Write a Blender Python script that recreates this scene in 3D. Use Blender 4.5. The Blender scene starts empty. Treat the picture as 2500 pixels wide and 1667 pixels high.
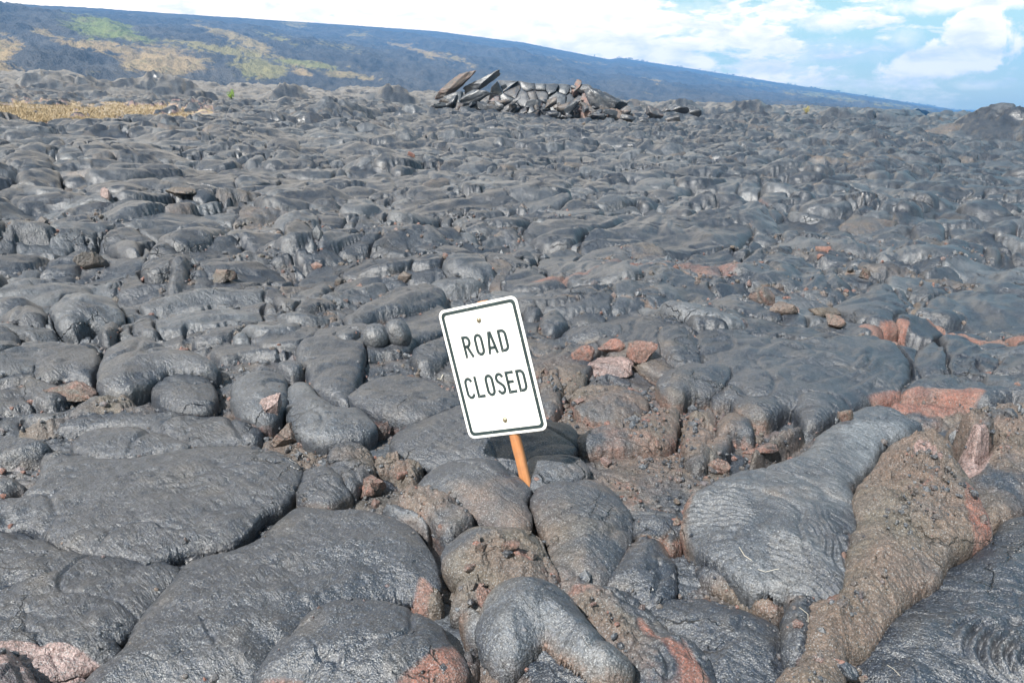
import bpy, math, random
import numpy as np
from mathutils import Vector, Matrix

# ------------------------------------------------------------------ camera, sky, sun
sc = bpy.context.scene
COL = sc.collection
H = 1.31
PITCH = math.radians(16.877)
F = 18 / 23.6 * 2500.0                       # focal length in photo pixels
cam_d = bpy.data.cameras.new("camera"); cam = bpy.data.objects.new("camera", cam_d)
COL.objects.link(cam); sc.camera = cam
cam_d.sensor_width = 23.6; cam_d.lens = 18; cam_d.clip_start = 0.05; cam_d.clip_end = 30000
cam.location = (0, 0, H); cam.rotation_euler = (math.pi / 2 - PITCH, 0, 0)
SUN_EL, SUN_AZ = math.radians(50), math.radians(216)   # azimuth clockwise from +Y: behind, to the left
sun_dir = Vector((math.sin(SUN_AZ) * math.cos(SUN_EL), math.cos(SUN_AZ) * math.cos(SUN_EL), math.sin(SUN_EL)))
sd = bpy.data.lights.new("sun", 'SUN'); sd.energy = 5.0; sd.angle = math.radians(0.53); sd.color = (1.0, 0.95, 0.88)
so = bpy.data.objects.new("sun", sd); COL.objects.link(so)
so.rotation_euler = sun_dir.to_track_quat('Z', 'Y').to_euler()
sc.view_settings.view_transform = 'Standard'; sc.view_settings.look = 'None'
sc.view_settings.exposure = 0.98; sc.view_settings.gamma = 1
sc.view_settings.use_curve_mapping = False

world = bpy.data.worlds.new("World"); sc.world = world; world.use_nodes = True
W = world.node_tree; W.nodes.clear()


class NT:
    """small helper for building node trees"""
    def __init__(s, t): s.t = t
    def n(s, typ, **kw):
        nd = s.t.nodes.new(typ)
        for k, v in kw.items():
            if k.startswith('i_'):
                key = k[2:]
                key = int(key) if key.isdigit() else key.replace('_', ' ')
                s.put(nd.inputs[key], v)
            else: setattr(nd, k, v)
        return nd
    def put(s, sock, v):
        if isinstance(v, bpy.types.NodeSocket): s.t.links.new(v, sock)
        elif isinstance(v, bpy.types.Node): s.t.links.new(v.outputs[0], sock)
        else: sock.default_value = v
    def m(s, op, a, b=None, c=None, clamp=False):
        nd = s.t.nodes.new('ShaderNodeMath'); nd.operation = op; nd.use_clamp = clamp
        s.put(nd.inputs[0], a)
        if b is not None: s.put(nd.inputs[1], b)
        if c is not None: s.put(nd.inputs[2], c)
        return nd.outputs[0]
    def vm(s, op, a, b=None):
        nd = s.t.nodes.new('ShaderNodeVectorMath'); nd.operation = op
        s.put(nd.inputs[0], a)
        if b is not None: s.put(nd.inputs[1], b)
        return nd.outputs[0]
    def noise(s, vec, scale, detail=3, rough=.55, dist=0.0):
        nd = s.n('ShaderNodeTexNoise', i_Scale=scale, i_Detail=detail, i_Roughness=rough, i_Distortion=dist)
        s.t.links.new(vec, nd.inputs['Vector']); return nd.outputs[0]
    def ramp(s, v, a, b):
        nd = s.n('ShaderNodeMapRange', i_Value=v); nd.clamp = True
        nd.inputs['From Min'].default_value = a; nd.inputs['From Max'].default_value = b
        return nd.outputs[0]
    def mix(s, f, a, b, mode='MIX'):
        nd = s.t.nodes.new('ShaderNodeMix'); nd.data_type = 'RGBA'; nd.blend_type = mode
        s.put(nd.inputs[0], f)
        for i, v in ((6, a), (7, b)):
            if isinstance(v, tuple): v = tuple(v) + (1,) if len(v) == 3 else v
            s.put(nd.inputs[i], v)
        return nd.outputs[2]


def px_angles(x, y):
    """azimuth / elevation (radians) of a photograph pixel, for placing clouds on the sky"""
    d = ray(x, y); return math.atan2(d[0], d[1]), math.atan2(d[2], math.hypot(d[0], d[1]))


def ray(x, y):
    cx, cy = (x - 1250) / F, (y - 833.5) / F
    fw = np.array([0, math.cos(PITCH), -math.sin(PITCH)]); up = np.array([0, math.sin(PITCH), math.cos(PITCH)])
    return fw + np.array([1, 0, 0]) * cx - up * cy


w = NT(W)
tc = w.n('ShaderNodeTexCoord'); D = tc.outputs['Generated']
sky = w.n('ShaderNodeTexSky', sky_type='NISHITA', sun_disc=False, sun_elevation=SUN_EL, sun_rotation=SUN_AZ,
          air_density=1.0, dust_density=0.6, ozone_density=1.6, altitude=0)
sep = w.n('ShaderNodeSeparateXYZ', i_0=D)
zz = w.m('MAXIMUM', sep.outputs[2], 0.0)
az = w.m('ARCTAN2', sep.outputs[0], sep.outputs[1])
el = w.m('ARCSINE', sep.outputs[2])
# flat cloud deck seen from below: project the direction on a plane
inv = w.m('DIVIDE', 1.0, w.m('ADD', zz, 0.16))
cv = w.n('ShaderNodeCombineXYZ', i_0=w.m('MULTIPLY', az, 5.5), i_1=w.m('MULTIPLY', el, 15.0), i_2=0.0)
n1 = w.noise(cv.outputs[0], 2.1, 8, .58, .3)
n2 = w.noise(cv.outputs[0], 7.5, 5, .6, .2)
# coverage: dense to the left, open to the right
cover = w.m('MULTIPLY', w.ramp(az, math.radians(34), math.radians(6)), w.ramp(el, math.radians(46), math.radians(18)))
dens = w.m('ADD', w.m('ADD', n1, w.m('MULTIPLY', w.m('SUBTRACT', n2, .5), .35)), w.m('MULTIPLY', cover, .33))
band = w.ramp(dens, .60, .72)
band = w.m('MULTIPLY', band, w.ramp(sep.outputs[2], -.01, .03))
def cumulus(x, y, wx, wy, rot=0.0, soft=.55, k=1.0):
    a0, e0 = px_angles(x, y); rx, ry = wx / F * .5, wy / F * .5
    du = w.m('SUBTRACT', az, a0); dv = w.m('SUBTRACT', el, e0)
    c, s_ = math.cos(rot), math.sin(rot)
    u = w.m('DIVIDE', w.m('ADD', w.m('MULTIPLY', du, c), w.m('MULTIPLY', dv, s_)), rx)
    v = w.m('DIVIDE', w.m('SUBTRACT', w.m('MULTIPLY', dv, c), w.m('MULTIPLY', du, s_)), ry)
    r = w.m('SQRT', w.m('ADD', w.m('MULTIPLY', u, u), w.m('MULTIPLY', v, v)))
    nn = w.noise(D, 34, 8, .66, .3)
    r = w.m('ADD', r, w.m('MULTIPLY', w.m('SUBTRACT', nn, .5), 1.9))
    return w.m('MULTIPLY', w.ramp(r, 1.15, 1.15 - soft), k)
mask = band
for a in ((2385, 92, 130, 120, 0, .22, 1), (2318, 140, 250, 66, .25, .28, 1), (2030, 55, 150, 46, 0, .8, .9), (2200, 100, 80, 60, 0, 1, .5),
          (2340, 8, 340, 44, 0, .7, .9), (2270, 183, 110, 22, 0, 1, .6), (2400, 207, 120, 20, 0, 1, .6), (2110, 208, 90, 24, 0, 1, .55),
          (2010, 130, 260, 60, 0, 1.2, .7), (1930, 180, 260, 40, 0, 1.2, .7), (1700, 60, 520, 110, 0, 1.2, .6)):
    mask = w.m('MAXIMUM', mask, cumulus(*a))
shade = w.noise(cv.outputs[0], 4.2, 4, .55, .4)
ccol = w.mix(w.ramp(shade, .42, .70), (23.5, 19.5, 14.0), (14.5, 13.2, 11.2))
skyc = w.mix(1.0, sky.outputs[0], (1.6, 1.65, 1.18), 'MULTIPLY')
final = w.mix(w.m('MULTIPLY', mask, .96), skyc, ccol)
bg = w.n('ShaderNodeBackground', i_Color=final, i_Strength=0.055)
W.links.new(bg.outputs[0], w.n('ShaderNodeOutputWorld').inputs[0])

# ------------------------------------------------------------------ helpers
def tag(o, label=None, cat=None, group=None, kind=None):
    if label: o['label'] = label
    if cat: o['category'] = cat
    if group: o['group'] = group
    if kind: o['kind'] = kind
    return o


def mesh_np(name, V, Q, cols=None, smooth=True):
    """mesh from numpy vertices and an (n,3) or (n,4) face array"""
    me = bpy.data.meshes.new(name); k = Q.shape[1]
    me.vertices.add(len(V)); me.vertices.foreach_set('co', np.ascontiguousarray(V, dtype=np.float32).ravel())
    me.loops.add(Q.size); me.loops.foreach_set('vertex_index', np.ascontiguousarray(Q, dtype=np.int32).ravel())
    me.polygons.add(len(Q)); me.polygons.foreach_set('loop_start', np.arange(0, Q.size, k, dtype=np.int32))
    me.update(calc_edges=True)
    me.polygons.foreach_set('use_smooth', np.full(len(Q), smooth, dtype=bool))
    if cols is not None:
        at = me.color_attributes.new('mask', 'FLOAT_COLOR', 'POINT')
        at.data.foreach_set('color', np.ascontiguousarray(cols, dtype=np.float32).ravel())
    return me


def link(name, me, mat=None, parent=None):
    o = bpy.data.objects.new(name, me); COL.objects.link(o)
    if mat: me.materials.clear(); me.materials.append(mat)
    if parent: o.parent = parent
    return o


rng = np.random.default_rng(11)
G_ANG = rng.uniform(0, 2 * np.pi, (256, 256)); GX, GY = np.cos(G_ANG).astype(np.float32), np.sin(G_ANG).astype(np.float32)


def gn(x, y, off=0):
    """2-D gradient noise, about -0.7 to 0.7"""
    x = x + off * 17.31; y = y + off * 9.77
    xi = np.floor(x).astype(np.int32); yi = np.floor(y).astype(np.int32)
    fx = (x - xi).astype(np.float32); fy = (y - yi).astype(np.float32)
    def c(dx, dy):
        a, b = (xi + dx) & 255, (yi + dy) & 255
        return GX[a, b] * (fx - dx) + GY[a, b] * (fy - dy)
    u = fx * fx * (3 - 2 * fx); v = fy * fy * (3 - 2 * fy)
    a = c(0, 0); b = c(1, 0); cc = c(0, 1); d = c(1, 1)
    return (a + (b - a) * u) * (1 - v) + (cc + (d - cc) * u) * v


def fbm(x, y, o=3, off=0, g=.5):
    s, a = 0, 1.0
    for i in range(o):
        s = s + a * gn(x * 2 ** i, y * 2 ** i, off + i); a *= g
    return s


def plane(x, y):
    """the coastal plain: it falls to the right and rises a little away from the camera"""
    return -0.0383 * x + 0.0128 * y


def swell(x, y):
    d = np.hypot(x, y)
    k = np.clip((d - 3) / 22, 0, 1)
    u = x * .8 + y * .6; v = -x * .6 + y * .8
    hum = (.17 * gn(u / 1.1, v / 2.6, 6) + .09 * gn(u / .55, v / 1.3, 7)) * np.clip((d - 4) / 6, 0, 1) * np.clip(1.25 - d / 130, .3, 1)
    return hum + (0.22 * gn(x / 7.3, y / 7.3, 2) + .12 * gn(x / 2.9, y / 2.9, 3)) * (.25 + .75 * k) + .35 * gn(x / 21, y / 21, 5) * np.clip((d - 12) / 40, 0, 1)


def base_z(x, y):
    z = plane(x, y) + swell(x, y)
    for (cx, cy, rx, ry, h) in MOUNDS:
        r2 = ((x - cx) / rx) ** 2 + ((y - cy) / ry) ** 2
        z = z + h * np.exp(-r2 * 1.6)
    return z


def at(px, py, z=0.0):
    """point where a photograph pixel's ray meets the plain, raised by z"""
    r = ray(px, py)
    t = (z - H) / (r[2] + 0.0383 * r[0] - 0.0128 * r[1])
    return np.array([r[0] * t, r[1] * t])


MOUNDS = []
for (cx, yb, wpx, hpx, dep) in ((800, 300, 250, 40, .9), (2300, 300, 160, 14, .8), (130, 205, 300, 22, .5), (480, 196, 180, 18, .6),
                                (720, 206, 60, 18, .6), (930, 200, 120, 20, .6), (1530, 275, 240, 34, .7), (1100, 330, 200, 18, .7), (1330, 262, 240, 34, .4), (2060, 312, 140, 26, .7)):
    p = at(cx, yb); d = p[1]; W_ = wpx * d / F / 2; h = hpx * d / F * .75
    MOUNDS.append((p[0], p[1] + W_ * dep * .6, W_, W_ * dep, h))

for (px, D_, wpx, top) in ((2404, 40, 120, 266), (2530, 38, 200, 270), (2250, 60, 90, 276), (2130, 62, 110, 268), (1830, 62, 120, 242), (1660, 60, 100, 228), (400, 64, 150, 178), (120, 60, 170, 180), (700, 62, 60, 185), (960, 62, 90, 190)):
    r_ = ray(px, top); r_ = r_ / r_[1]; x_ = r_[0] * D_
    h_ = (H + r_[2] * D_ - plane(x_, D_)) * .85
    MOUNDS.append((x_, D_, wpx * D_ / F * .8, wpx * D_ / F * .8, max(h_ * .85, .1)))

# ------------------------------------------------------------------ materials
def lava_material(name, far=False):
    mt = bpy.data.materials.new(name); mt.use_nodes = True; t = mt.node_tree; t.nodes.clear(); k = NT(t)
    geo = k.n('ShaderNodeNewGeometry'); P = geo.outputs['Position']
    at_ = k.n('ShaderNodeAttribute', attribute_name='mask'); s = k.n('ShaderNodeSeparateColor', i_0=at_.outputs['Color'])
    red, rough, pale = s.outputs[0], s.outputs[1], s.outputs[2]
    lo = k.noise(P, .9, 4, .6); mid = k.noise(P, 6, 5, .65); fine = k.noise(P, 70, 4, .75); grit = k.noise(P, 260, 2, .6)
    c = k.mix(k.ramp(lo, .38, .62), (.006, .011, .022), (.012, .018, .030))
    c = k.mix(k.m('MULTIPLY', k.ramp(mid, .52, .72), .55), c, (.052, .043, .035))
    c = k.mix(k.m('MULTIPLY', pale, k.ramp(mid, .3, .65)), c, (.085, .098, .115))
    # weathered crust: brown, rusty, olive where the rock has broken open
    bc = k.mix(k.ramp(k.noise(P, 4.5, 4, .6), .35, .62), (.054, .046, .036), (.078, .052, .041))
    bc = k.mix(k.m('MULTIPLY', k.ramp(k.noise(P, 9, 3, .6), .5, .7), .6), bc, (.055, .052, .050))
    rc = k.mix(k.ramp(k.noise(P, 7, 4, .6), .35, .65), (.115, .042, .030), (.115, .068, .056))
    c = k.mix(k.ramp(k.m('ADD', rough, k.m('MULTIPLY', k.m('SUBTRACT', mid, .5), .9)), .3, .6), c, bc)
    c = k.mix(k.ramp(k.m('ADD', red, k.m('MULTIPLY', k.m('SUBTRACT', mid, .5), 1.1)), .34, .75), c, rc)
    pk = k.m('SUBTRACT', at_.outputs['Alpha'], 0)
    c = k.mix(k.m('MULTIPLY', k.ramp(k.m('ADD', pk, k.m('MULTIPLY', k.m('SUBTRACT', mid, .5), .5)), .35, .6), .9), c, k.mix(k.ramp(fine, .4, .6), (.125, .078, .074), (.18, .13, .125)))
    sp = k.m('ADD', .35, k.m('MULTIPLY', k.ramp(k.m('ADD', k.m('MULTIPLY', fine, .5), k.m('MULTIPLY', k.noise(P, 190, 2, .6), .5)), .38, .62), 1.7))
    c = k.mix(1.0, c, k.n('ShaderNodeCombineColor', i_0=sp, i_1=sp, i_2=sp).outputs[0], 'MULTIPLY')
    sp2 = k.ramp(grit, .575, .65)
    c = k.mix(k.m('MULTIPLY', sp2, .62), c, (.26, .28, .30))  # pale specks in the base colour stand in for glints off the grit
    straw = k.ramp(at_.outputs['Alpha'], 1.5, 1.9)
    c = k.mix(k.m('MULTIPLY', straw, k.ramp(mid, .3, .5)), c, (.27, .215, .14))
    # fine relief
    vor = k.n('ShaderNodeTexVoronoi', feature='DISTANCE_TO_EDGE', i_Scale=3.4)
    wv = k.vm('ADD', P, k.vm('MULTIPLY', k.n('ShaderNodeTexNoise', i_Scale=4.0, i_Detail=5.0, i_Vector=P).outputs['Color'], (.45, .45, .2)))
    t.links.new(wv, vor.inputs['Vector'])
    crack = k.ramp(vor.outputs[0], .0, .014)
    crack = k.m('MAXIMUM', crack, k.ramp(k.noise(P, 1.8, 2, .5), .40, .47))
    rot_ = k.n('ShaderNodeVectorRotate', rotation_type='Z_AXIS', i_Angle=.75); t.links.new(P, rot_.inputs['Vector'])
    streak = k.noise(k.vm('MULTIPLY', rot_.outputs[0], (7, 34, 22)), 1.0, 5, .7, 1.2)
    hgt = k.m('ADD', k.m('MULTIPLY', fine, .0044), k.m('MULTIPLY', grit, .0017))
    hgt = k.m('ADD', hgt, k.m('MULTIPLY', mid, .020))
    hgt = k.m('ADD', hgt, k.m('MULTIPLY', k.noise(P, 2.4, 3, .5), .04))
    hgt = k.m('ADD', hgt, k.m('MULTIPLY', k.m('MULTIPLY', streak, .012), k.ramp(k.noise(P, 1.3, 2, .5), .38, .62)))
    hgt = k.m('ADD', hgt, k.m('MULTIPLY', crack, .014))
    hgt = k.m('ADD', hgt, k.m('MULTIPLY', k.m('MULTIPLY', k.noise(P, 26, 5, .7), .022), k.m('ADD', k.m('MULTIPLY', rough, 1.0), k.m('MULTIPLY', red, .4))))
    b = k.n('ShaderNodeBump', i_Strength=1.0, i_Distance=1.0, i_Height=hgt)
    rg = k.m('ADD', k.m('ADD', .265, k.m('MULTIPLY', pale, .10)), k.m('ADD', k.m('MULTIPLY', k.ramp(fine, .3, .7), .16), k.m('MULTIPLY', k.m('MAXIMUM', rough, red), .5)))
    bs = k.n('ShaderNodeBsdfPrincipled', i_Base_Color=c, i_Roughness=rg, i_Normal=b)
    bs.inputs['Specular IOR Level'].default_value = 1.0
    t.links.new(bs.outputs[0], k.n('ShaderNodeOutputMaterial').inputs[0])
    return mt


M_LAVA = lava_material('lava')


def simple_mat(name, col, rough=.6, spec=.5, var=None, scale=20, bump=0.0, bs=60, metal=0):
    mt = bpy.data.materials.new(name); mt.use_nodes = True; t = mt.node_tree; t.nodes.clear(); k = NT(t)
    P = k.n('ShaderNodeTexCoord').outputs['Object']
    c = tuple(col) + (1,)
    if var is not None: c = k.mix(k.ramp(k.noise(P, scale, 4, .6), .35, .65), col, var)
    b = k.n('ShaderNodeBsdfPrincipled', i_Base_Color=c, i_Roughness=rough)
    b.inputs['Specular IOR Level'].default_value = spec; b.inputs['Metallic'].default_value = metal
    if bump:
        bp = k.n('ShaderNodeBump', i_Strength=1.0, i_Distance=bump, i_Height=k.noise(P, bs, 4, .65)); t.links.new(bp.outputs[0], b.inputs['Normal'])
    t.links.new(b.outputs[0], k.n('ShaderNodeOutputMaterial').inputs[0])
    return mt

# ------------------------------------------------------------------ lobes traced from the photograph
# each crop of the photograph: origin and scale of the coordinates used in the outlines
CROP = {'A': (0, 450, 2.613), 'B': (850, 450, 2.613), 'C': (1650, 450, 2.613),
        'D': (0, 1000, 2.3506), 'E': (850, 1000, 2.3506), 'G': (1650, 1000, 2.3506),
        'T': (0, 150, 3.7632), 'U': (625, 150, 3.7632), 'V': (1250, 150, 3.7632), 'X': (1875, 150, 3.7632)}
# crop, height, edge roundness (1 = dome, small = plate), kind, lift, outline
# kinds: s smooth grey, g glossy pale grey, b brown broken rock, r rusty rock, o olive rock; '+' adds a rusty front rim
LOBES = [
 ('D',.10,.35,'s',.02,'0,480 150,430 210,230 340,220 600,250 760,255 1000,215 1200,180 1480,190 1660,250 1745,320 1720,390 1650,480 1600,520 1500,570 1380,700 1300,745 1180,770 1000,800 860,830 640,810 440,780 330,740 150,650 -150,640 -150,500'),
 ('D',.12,.4,'s',.0,'-250,600 0,600 200,690 340,745 440,790 650,820 860,840 970,900 950,960 860,1030 720,1230 620,1290 640,1340 480,1400 250,1480 100,1500 -250,1500'),
 ('D',.16,.35,'s',.0,'760,1250 860,1080 960,960 1080,830 1370,760 1500,690 1640,540 1700,500 1950,540 2100,560 2330,640 2440,750 2490,880 2510,960 2430,1010 2300,1010 2200,1030 2060,1080 1920,1120 1800,1190 1700,1290 1560,1340 1500,1420 1460,1500 1250,1525 1000,1550 700,1600 450,1620 490,1480 600,1390'),
 ('D',.17,.45,'s+',.03,'1600,1300 1700,1220 1800,1130 1990,1065 2150,1070 2300,1110 2450,1200 2530,1290 2630,1370 2640,1450 2560,1500 2400,1560 2200,1640 1900,1560 1750,1500 1600,1500 1500,1480'),
 ('D',.10,.6,'s',.0,'380,190 500,110 700,90 900,100 1100,170 1090,205 900,225 740,245 600,245 400,220'),
 ('D',.09,.5,'s',-.02,'120,20 300,-20 600,-30 900,-10 1200,20 1480,60 1500,150 1400,175 1100,170 900,105 700,85 400,100 250,70'),
 ('D',.10,.7,'s',.0,'-60,150 80,135 220,145 290,195 200,245 0,270 -80,260'),
 ('D',.08,.5,'b',-.03,'-100,1500 120,1470 300,1430 460,1480 440,1620 -100,1660'),
 ('D',.07,.3,'b',-.04,'700,1590 1000,1540 1300,1530 1500,1480 1800,1500 2000,1600 2000,1700 700,1700'),
 ('D',.12,.8,'r',.02,'-120,1390 0,1380 90,1430 140,1520 130,1640 -120,1660'),
 ('D',.12,.7,'s',.0,'1690,480 1740,330 1800,312 1900,312 1980,380 1990,470 1890,525 1780,512'),
 ('D',.10,.8,'s',.0,'-60,395 30,385 100,400 150,430 60,460 -60,500'),
 ('E',.15,.75,'s',.0,'265,110 330,50 480,-20 620,-60 860,-60 1100,20 1250,60 1310,130 1290,215 1200,260 1020,285 830,290 620,300 520,300 400,260 280,210'),
 ('E',.14,.8,'s',.01,'430,400 560,310 700,285 850,290 930,340 985,410 1005,450 985,520 1010,640 930,640 800,610 700,570 580,510 470,450'),
 ('E',.10,.9,'g',.0,'1025,290 1120,268 1300,258 1380,310 1392,370 1330,400 1150,422 1045,435 1018,380'),
 ('E',.15,.8,'s',.0,'1060,450 1200,412 1400,408 1530,480 1600,560 1622,640 1605,740 1520,830 1440,955 1330,935 1215,905 1190,780 1150,660 1070,560'),
 ('E',.10,.7,'s',.0,'1470,970 1540,880 1650,760 1750,700 1810,760 1870,900 1860,1040 1780,1100 1700,1090 1600,1030 1490,1005'),
 ('E',.10,.8,'s',.0,'1650,660 1740,612 1850,640 1900,690 1800,760 1700,745'),
 ('E',.08,.8,'s',.0,'1820,700 1900,660 1950,680 1940,760 1880,810 1820,780'),
 ('E',.16,.5,'b',.02,'570,780 600,720 700,650 850,650 960,660 1050,700 1090,800 1120,1000 1000,985 880,960 760,930 660,900 580,850'),
 ('E',.08,.5,'s',.02,'1060,680 1120,760 1200,900 1228,980 1210,1085 1130,1025 1095,900'),
 ('E',.10,.5,'b',.0,'610,1150 660,960 770,925 910,940 960,1000 880,1060 850,1160 860,1250 760,1190 670,1180'),
 ('E',.22,.9,'g',.05,'850,1150 870,1070 940,1000 1050,985 1160,1020 1240,1095 1300,1180 1400,1280 1540,1390 1560,1440 1490,1485 1380,1440 1250,1370 1150,1310 1050,1350 930,1390 880,1330 840,1250'),
 ('E',.12,.9,'g',.02,'670,1200 720,1175 790,1215 860,1250 900,1320 830,1340 700,1315 675,1260'),
 ('E',.15,.3,'s',.03,'930,1390 1050,1350 1140,1310 1350,1400 1480,1490 1640,1600 1640,1700 1060,1700 990,1500'),
 ('E',.13,.4,'b',.0,'1210,1010 1240,960 1330,935 1440,990 1600,1030 1680,1090 1850,1260 1998,1350 2110,1500 2130,1700 1650,1700 1560,1430 1400,1290 1260,1130'),
 ('E',.08,.7,'b',.0,'650,1490 700,1410 780,1400 795,1480 740,1560 670,1550'),
 ('E',.10,.6,'b',.0,'790,1560 780,1430 860,1370 930,1400 985,1480 1060,1640 760,1660'),
 ('E',.07,.6,'o',.0,'350,1568 430,1500 520,1480 620,1500 660,1600 620,1680 350,1680'),
 ('E',.07,.7,'b',.0,'400,1060 480,1010 550,1060 550,1130 430,1150 370,1110'),
 ('E',.09,.5,'b',.01,'0,180 80,180 150,270 140,350 60,400 0,450 -100,380 -120,250'),
 ('E',.08,.5,'b',.0,'130,270 250,300 330,290 430,350 400,440 330,430 240,360 150,350'),
 ('E',.10,.4,'b',.03,'290,540 330,470 450,480 560,510 640,560 720,630 610,700 560,720 480,640 350,580'),
 ('E',.06,.4,'g',.03,'180,560 300,565 420,580 500,640 470,700 400,670 260,620'),
 ('G',.09,.5,'s',.0,'-130,1040 0,1070 200,1080 400,1150 580,1230 600,1330 640,1450 660,1680 230,1680 150,1420 0,1260 -130,1150'),
 ('G',.13,.3,'g',.05,'45,520 150,430 370,360 590,300 720,240 880,90 940,10 1060,-20 1250,-10 1390,50 1420,110 1250,180 1130,330 1050,410 1010,480 1050,620 1040,760 990,1010 860,1080 720,1090 640,1010 500,980 400,970 250,860 130,760 70,680'),
 ('G',.20,.5,'o',.04,'1050,420 1130,335 1250,185 1400,120 1560,180 1610,280 1700,420 1790,640 1780,700 1620,780 1500,940 1370,985 1290,1060 1110,1230 1050,1290 940,1310 900,1450 870,1700 700,1700 640,1480 780,1420 800,1130 860,1080 1000,1010 1050,760 1060,600 1020,480'),
 ('G',.20,.6,'s',.0,'2100,560 1930,620 1850,690 1700,860 1500,970 1290,1120 1110,1250 1060,1400 1110,1568 1200,1700 2400,1700 2400,500'),
 ('G',.14,.4,'o',.0,'1560,90 1640,40 1800,-20 2000,-10 2300,0 2300,600 2100,560 1930,620 1790,640 1700,420 1610,280'),
 ('G',.07,.4,'r',.16,'1600,90 1680,70 1820,60 1840,120 1760,200 1680,160'),
 ('G',.07,.8,'b',.0,'100,770 250,870 400,975 500,990 640,1020 640,1110 560,1170 330,1070 180,1000 110,880'),
 ('G',.14,.8,'s+',.02,'610,1230 660,1110 720,1090 800,1130 790,1300 775,1420 690,1460 625,1380'),
 ('G',.09,.5,'b',.02,'410,240 480,190 600,140 740,95 720,165 640,205 520,250 420,290'),
 ('G',.09,.6,'b',.0,'50,160 60,20 200,-10 250,60 220,170 200,290 130,350 70,280'),
 ('G',.09,.7,'s+',.0,'230,60 300,-10 400,10 440,80 430,150 320,130 250,150'),
 ('G',.08,.7,'s',.0,'180,180 250,140 330,160 300,250 220,300 170,270'),
 ('G',.08,.5,'b',.0,'880,1480 940,1400 1050,1380 1100,1560 1120,1700 880,1700'),
 ('C',.17,.5,'s',.01,'80,950 200,915 500,930 800,960 1100,935 1350,945 1490,1050 1530,1180 1520,1270 1300,1330 1100,1410 1000,1435 870,1500 800,1470 740,1380 600,1440 450,1425 380,1345 260,1340 250,1240 170,1100'),
 ('C',.13,.9,'s',.01,'1500,1090 1560,970 1700,930 1900,950 2130,980 2180,1050 2040,1085 1880,1110 1690,1165 1560,1140'),
 ('C',.09,.7,'s',.0,'1440,950 1550,890 1700,850 1830,875 1880,930 1700,925 1540,965'),
 ('C',.20,.6,'s+',.02,'980,690 1080,640 1180,600 1330,560 1460,620 1540,690 1515,790 1490,850 1340,870 1130,830 1010,750'),
 ('C',.17,.5,'s+',.02,'1580,700 1640,630 1800,610 1950,600 2400,620 2400,960 2200,960 2050,900 1900,870 1740,780 1590,800'),
 ('C',.12,.9,'s',.0,'-50,800 100,780 250,795 360,800 440,860 430,905 240,900 100,935 -50,940'),
 ('C',.09,.6,'s',.02,'0,740 200,660 400,640 500,700 480,750 350,790 200,780'),
 ('C',.12,.4,'s',.03,'400,600 550,540 800,500 1000,530 1150,560 1050,585 800,575 600,605'),
 ('C',.08,.4,'s',.0,'100,410 300,370 520,380 640,470 640,540 400,580 340,520 200,560 0,570 0,480'),
 ('C',.08,.4,'b',-.02,'1200,1390 1400,1320 1700,1330 1960,1380 2000,1410 1900,1450 1750,1500 1500,1480 1400,1430'),
 ('C',.12,.3,'s',.03,'1420,1300 1540,1170 1750,1180 1900,1230 2100,1300 2400,1290 2400,1380 2150,1370 2000,1390 1700,1320'),
 ('C',.11,.8,'s',.0,'1980,1160 2100,1080 2300,1110 2400,1150 2300,1240 2120,1240 2000,1210'),
 ('C',.07,.8,'s',.0,'1720,1190 1840,1130 2010,1170 2020,1225 1850,1235'),
 ('C',.08,.4,'s',.0,'1100,520 1300,460 1350,330 1600,300 1780,420 1900,500 2300,600 1700,600 1450,590 1200,570'),
 ('C',.07,.4,'s',.02,'1350,240 1500,190 1700,160 1820,180 1700,210 1550,230 1430,290'),
 ('C',.08,.9,'s',.0,'1960,430 2020,380 2080,410 2090,450 2030,470'),
 ('C',.08,.9,'s',.0,'2080,300 2140,280 2190,320 2150,350 2100,340'),
 ('C',.09,.9,'s',.0,'550,370 600,400 660,420 665,465 620,470 570,420'),
 ('B',.14,.35,'s',.02,'-60,800 100,690 300,610 500,570 620,620 600,690 400,755 200,790 0,850'),
 ('B',.08,.4,'s',.0,'-50,990 100,900 250,800 420,770 600,700 640,760 640,900 600,960 450,1010 380,1080 200,1110 0,1130'),
 ('B',.09,.9,'s',.0,'410,1110 450,1050 560,1030 640,1080 600,1140 470,1165'),
 ('B',.13,.7,'s+',.02,'0,1330 50,1290 150,1230 330,1200 530,1220 700,1350 710,1410 560,1450 360,1475 200,1430 60,1380'),
 ('B',.11,.9,'s',.0,'1400,800 1500,745 1640,760 1710,820 1560,862 1420,835'),
 ('B',.14,.9,'s+',.02,'1210,870 1260,790 1360,780 1410,840 1390,890 1290,920'),
 ('B',.10,.9,'s',.0,'1100,760 1180,720 1260,760 1220,820 1130,830'),
 ('B',.11,.8,'s',.0,'1130,970 1300,930 1450,880 1650,868 1780,900 1790,980 1600,1002 1450,1005 1280,1050 1150,1040'),
 ('B',.10,.9,'s',.02,'1660,710 1800,650 2000,640 2221,600 2440,640 2430,700 2221,722 2000,725 1800,740'),
 ('B',.10,.4,'g',.0,'1250,620 1500,570 1900,565 2100,600 1800,645 1500,690 1250,695'),
 ('B',.10,.4,'g',.0,'830,680 950,600 1200,600 1250,640 1240,690 1000,700'),
 ('B',.15,.7,'s',.0,'1950,945 2050,920 2221,955 2320,1100 2170,1130 2030,1095'),
 ('B',.15,.9,'s+',.02,'1995,1200 2100,1130 2250,1120 2450,1150 2470,1220 2350,1300 2200,1305 2100,1345 2010,1295'),
 ('B',.08,.6,'b',.0,'1440,1340 1470,1280 1600,1250 1800,1275 1920,1360 1900,1440 1700,1500 1480,1450'),
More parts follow.
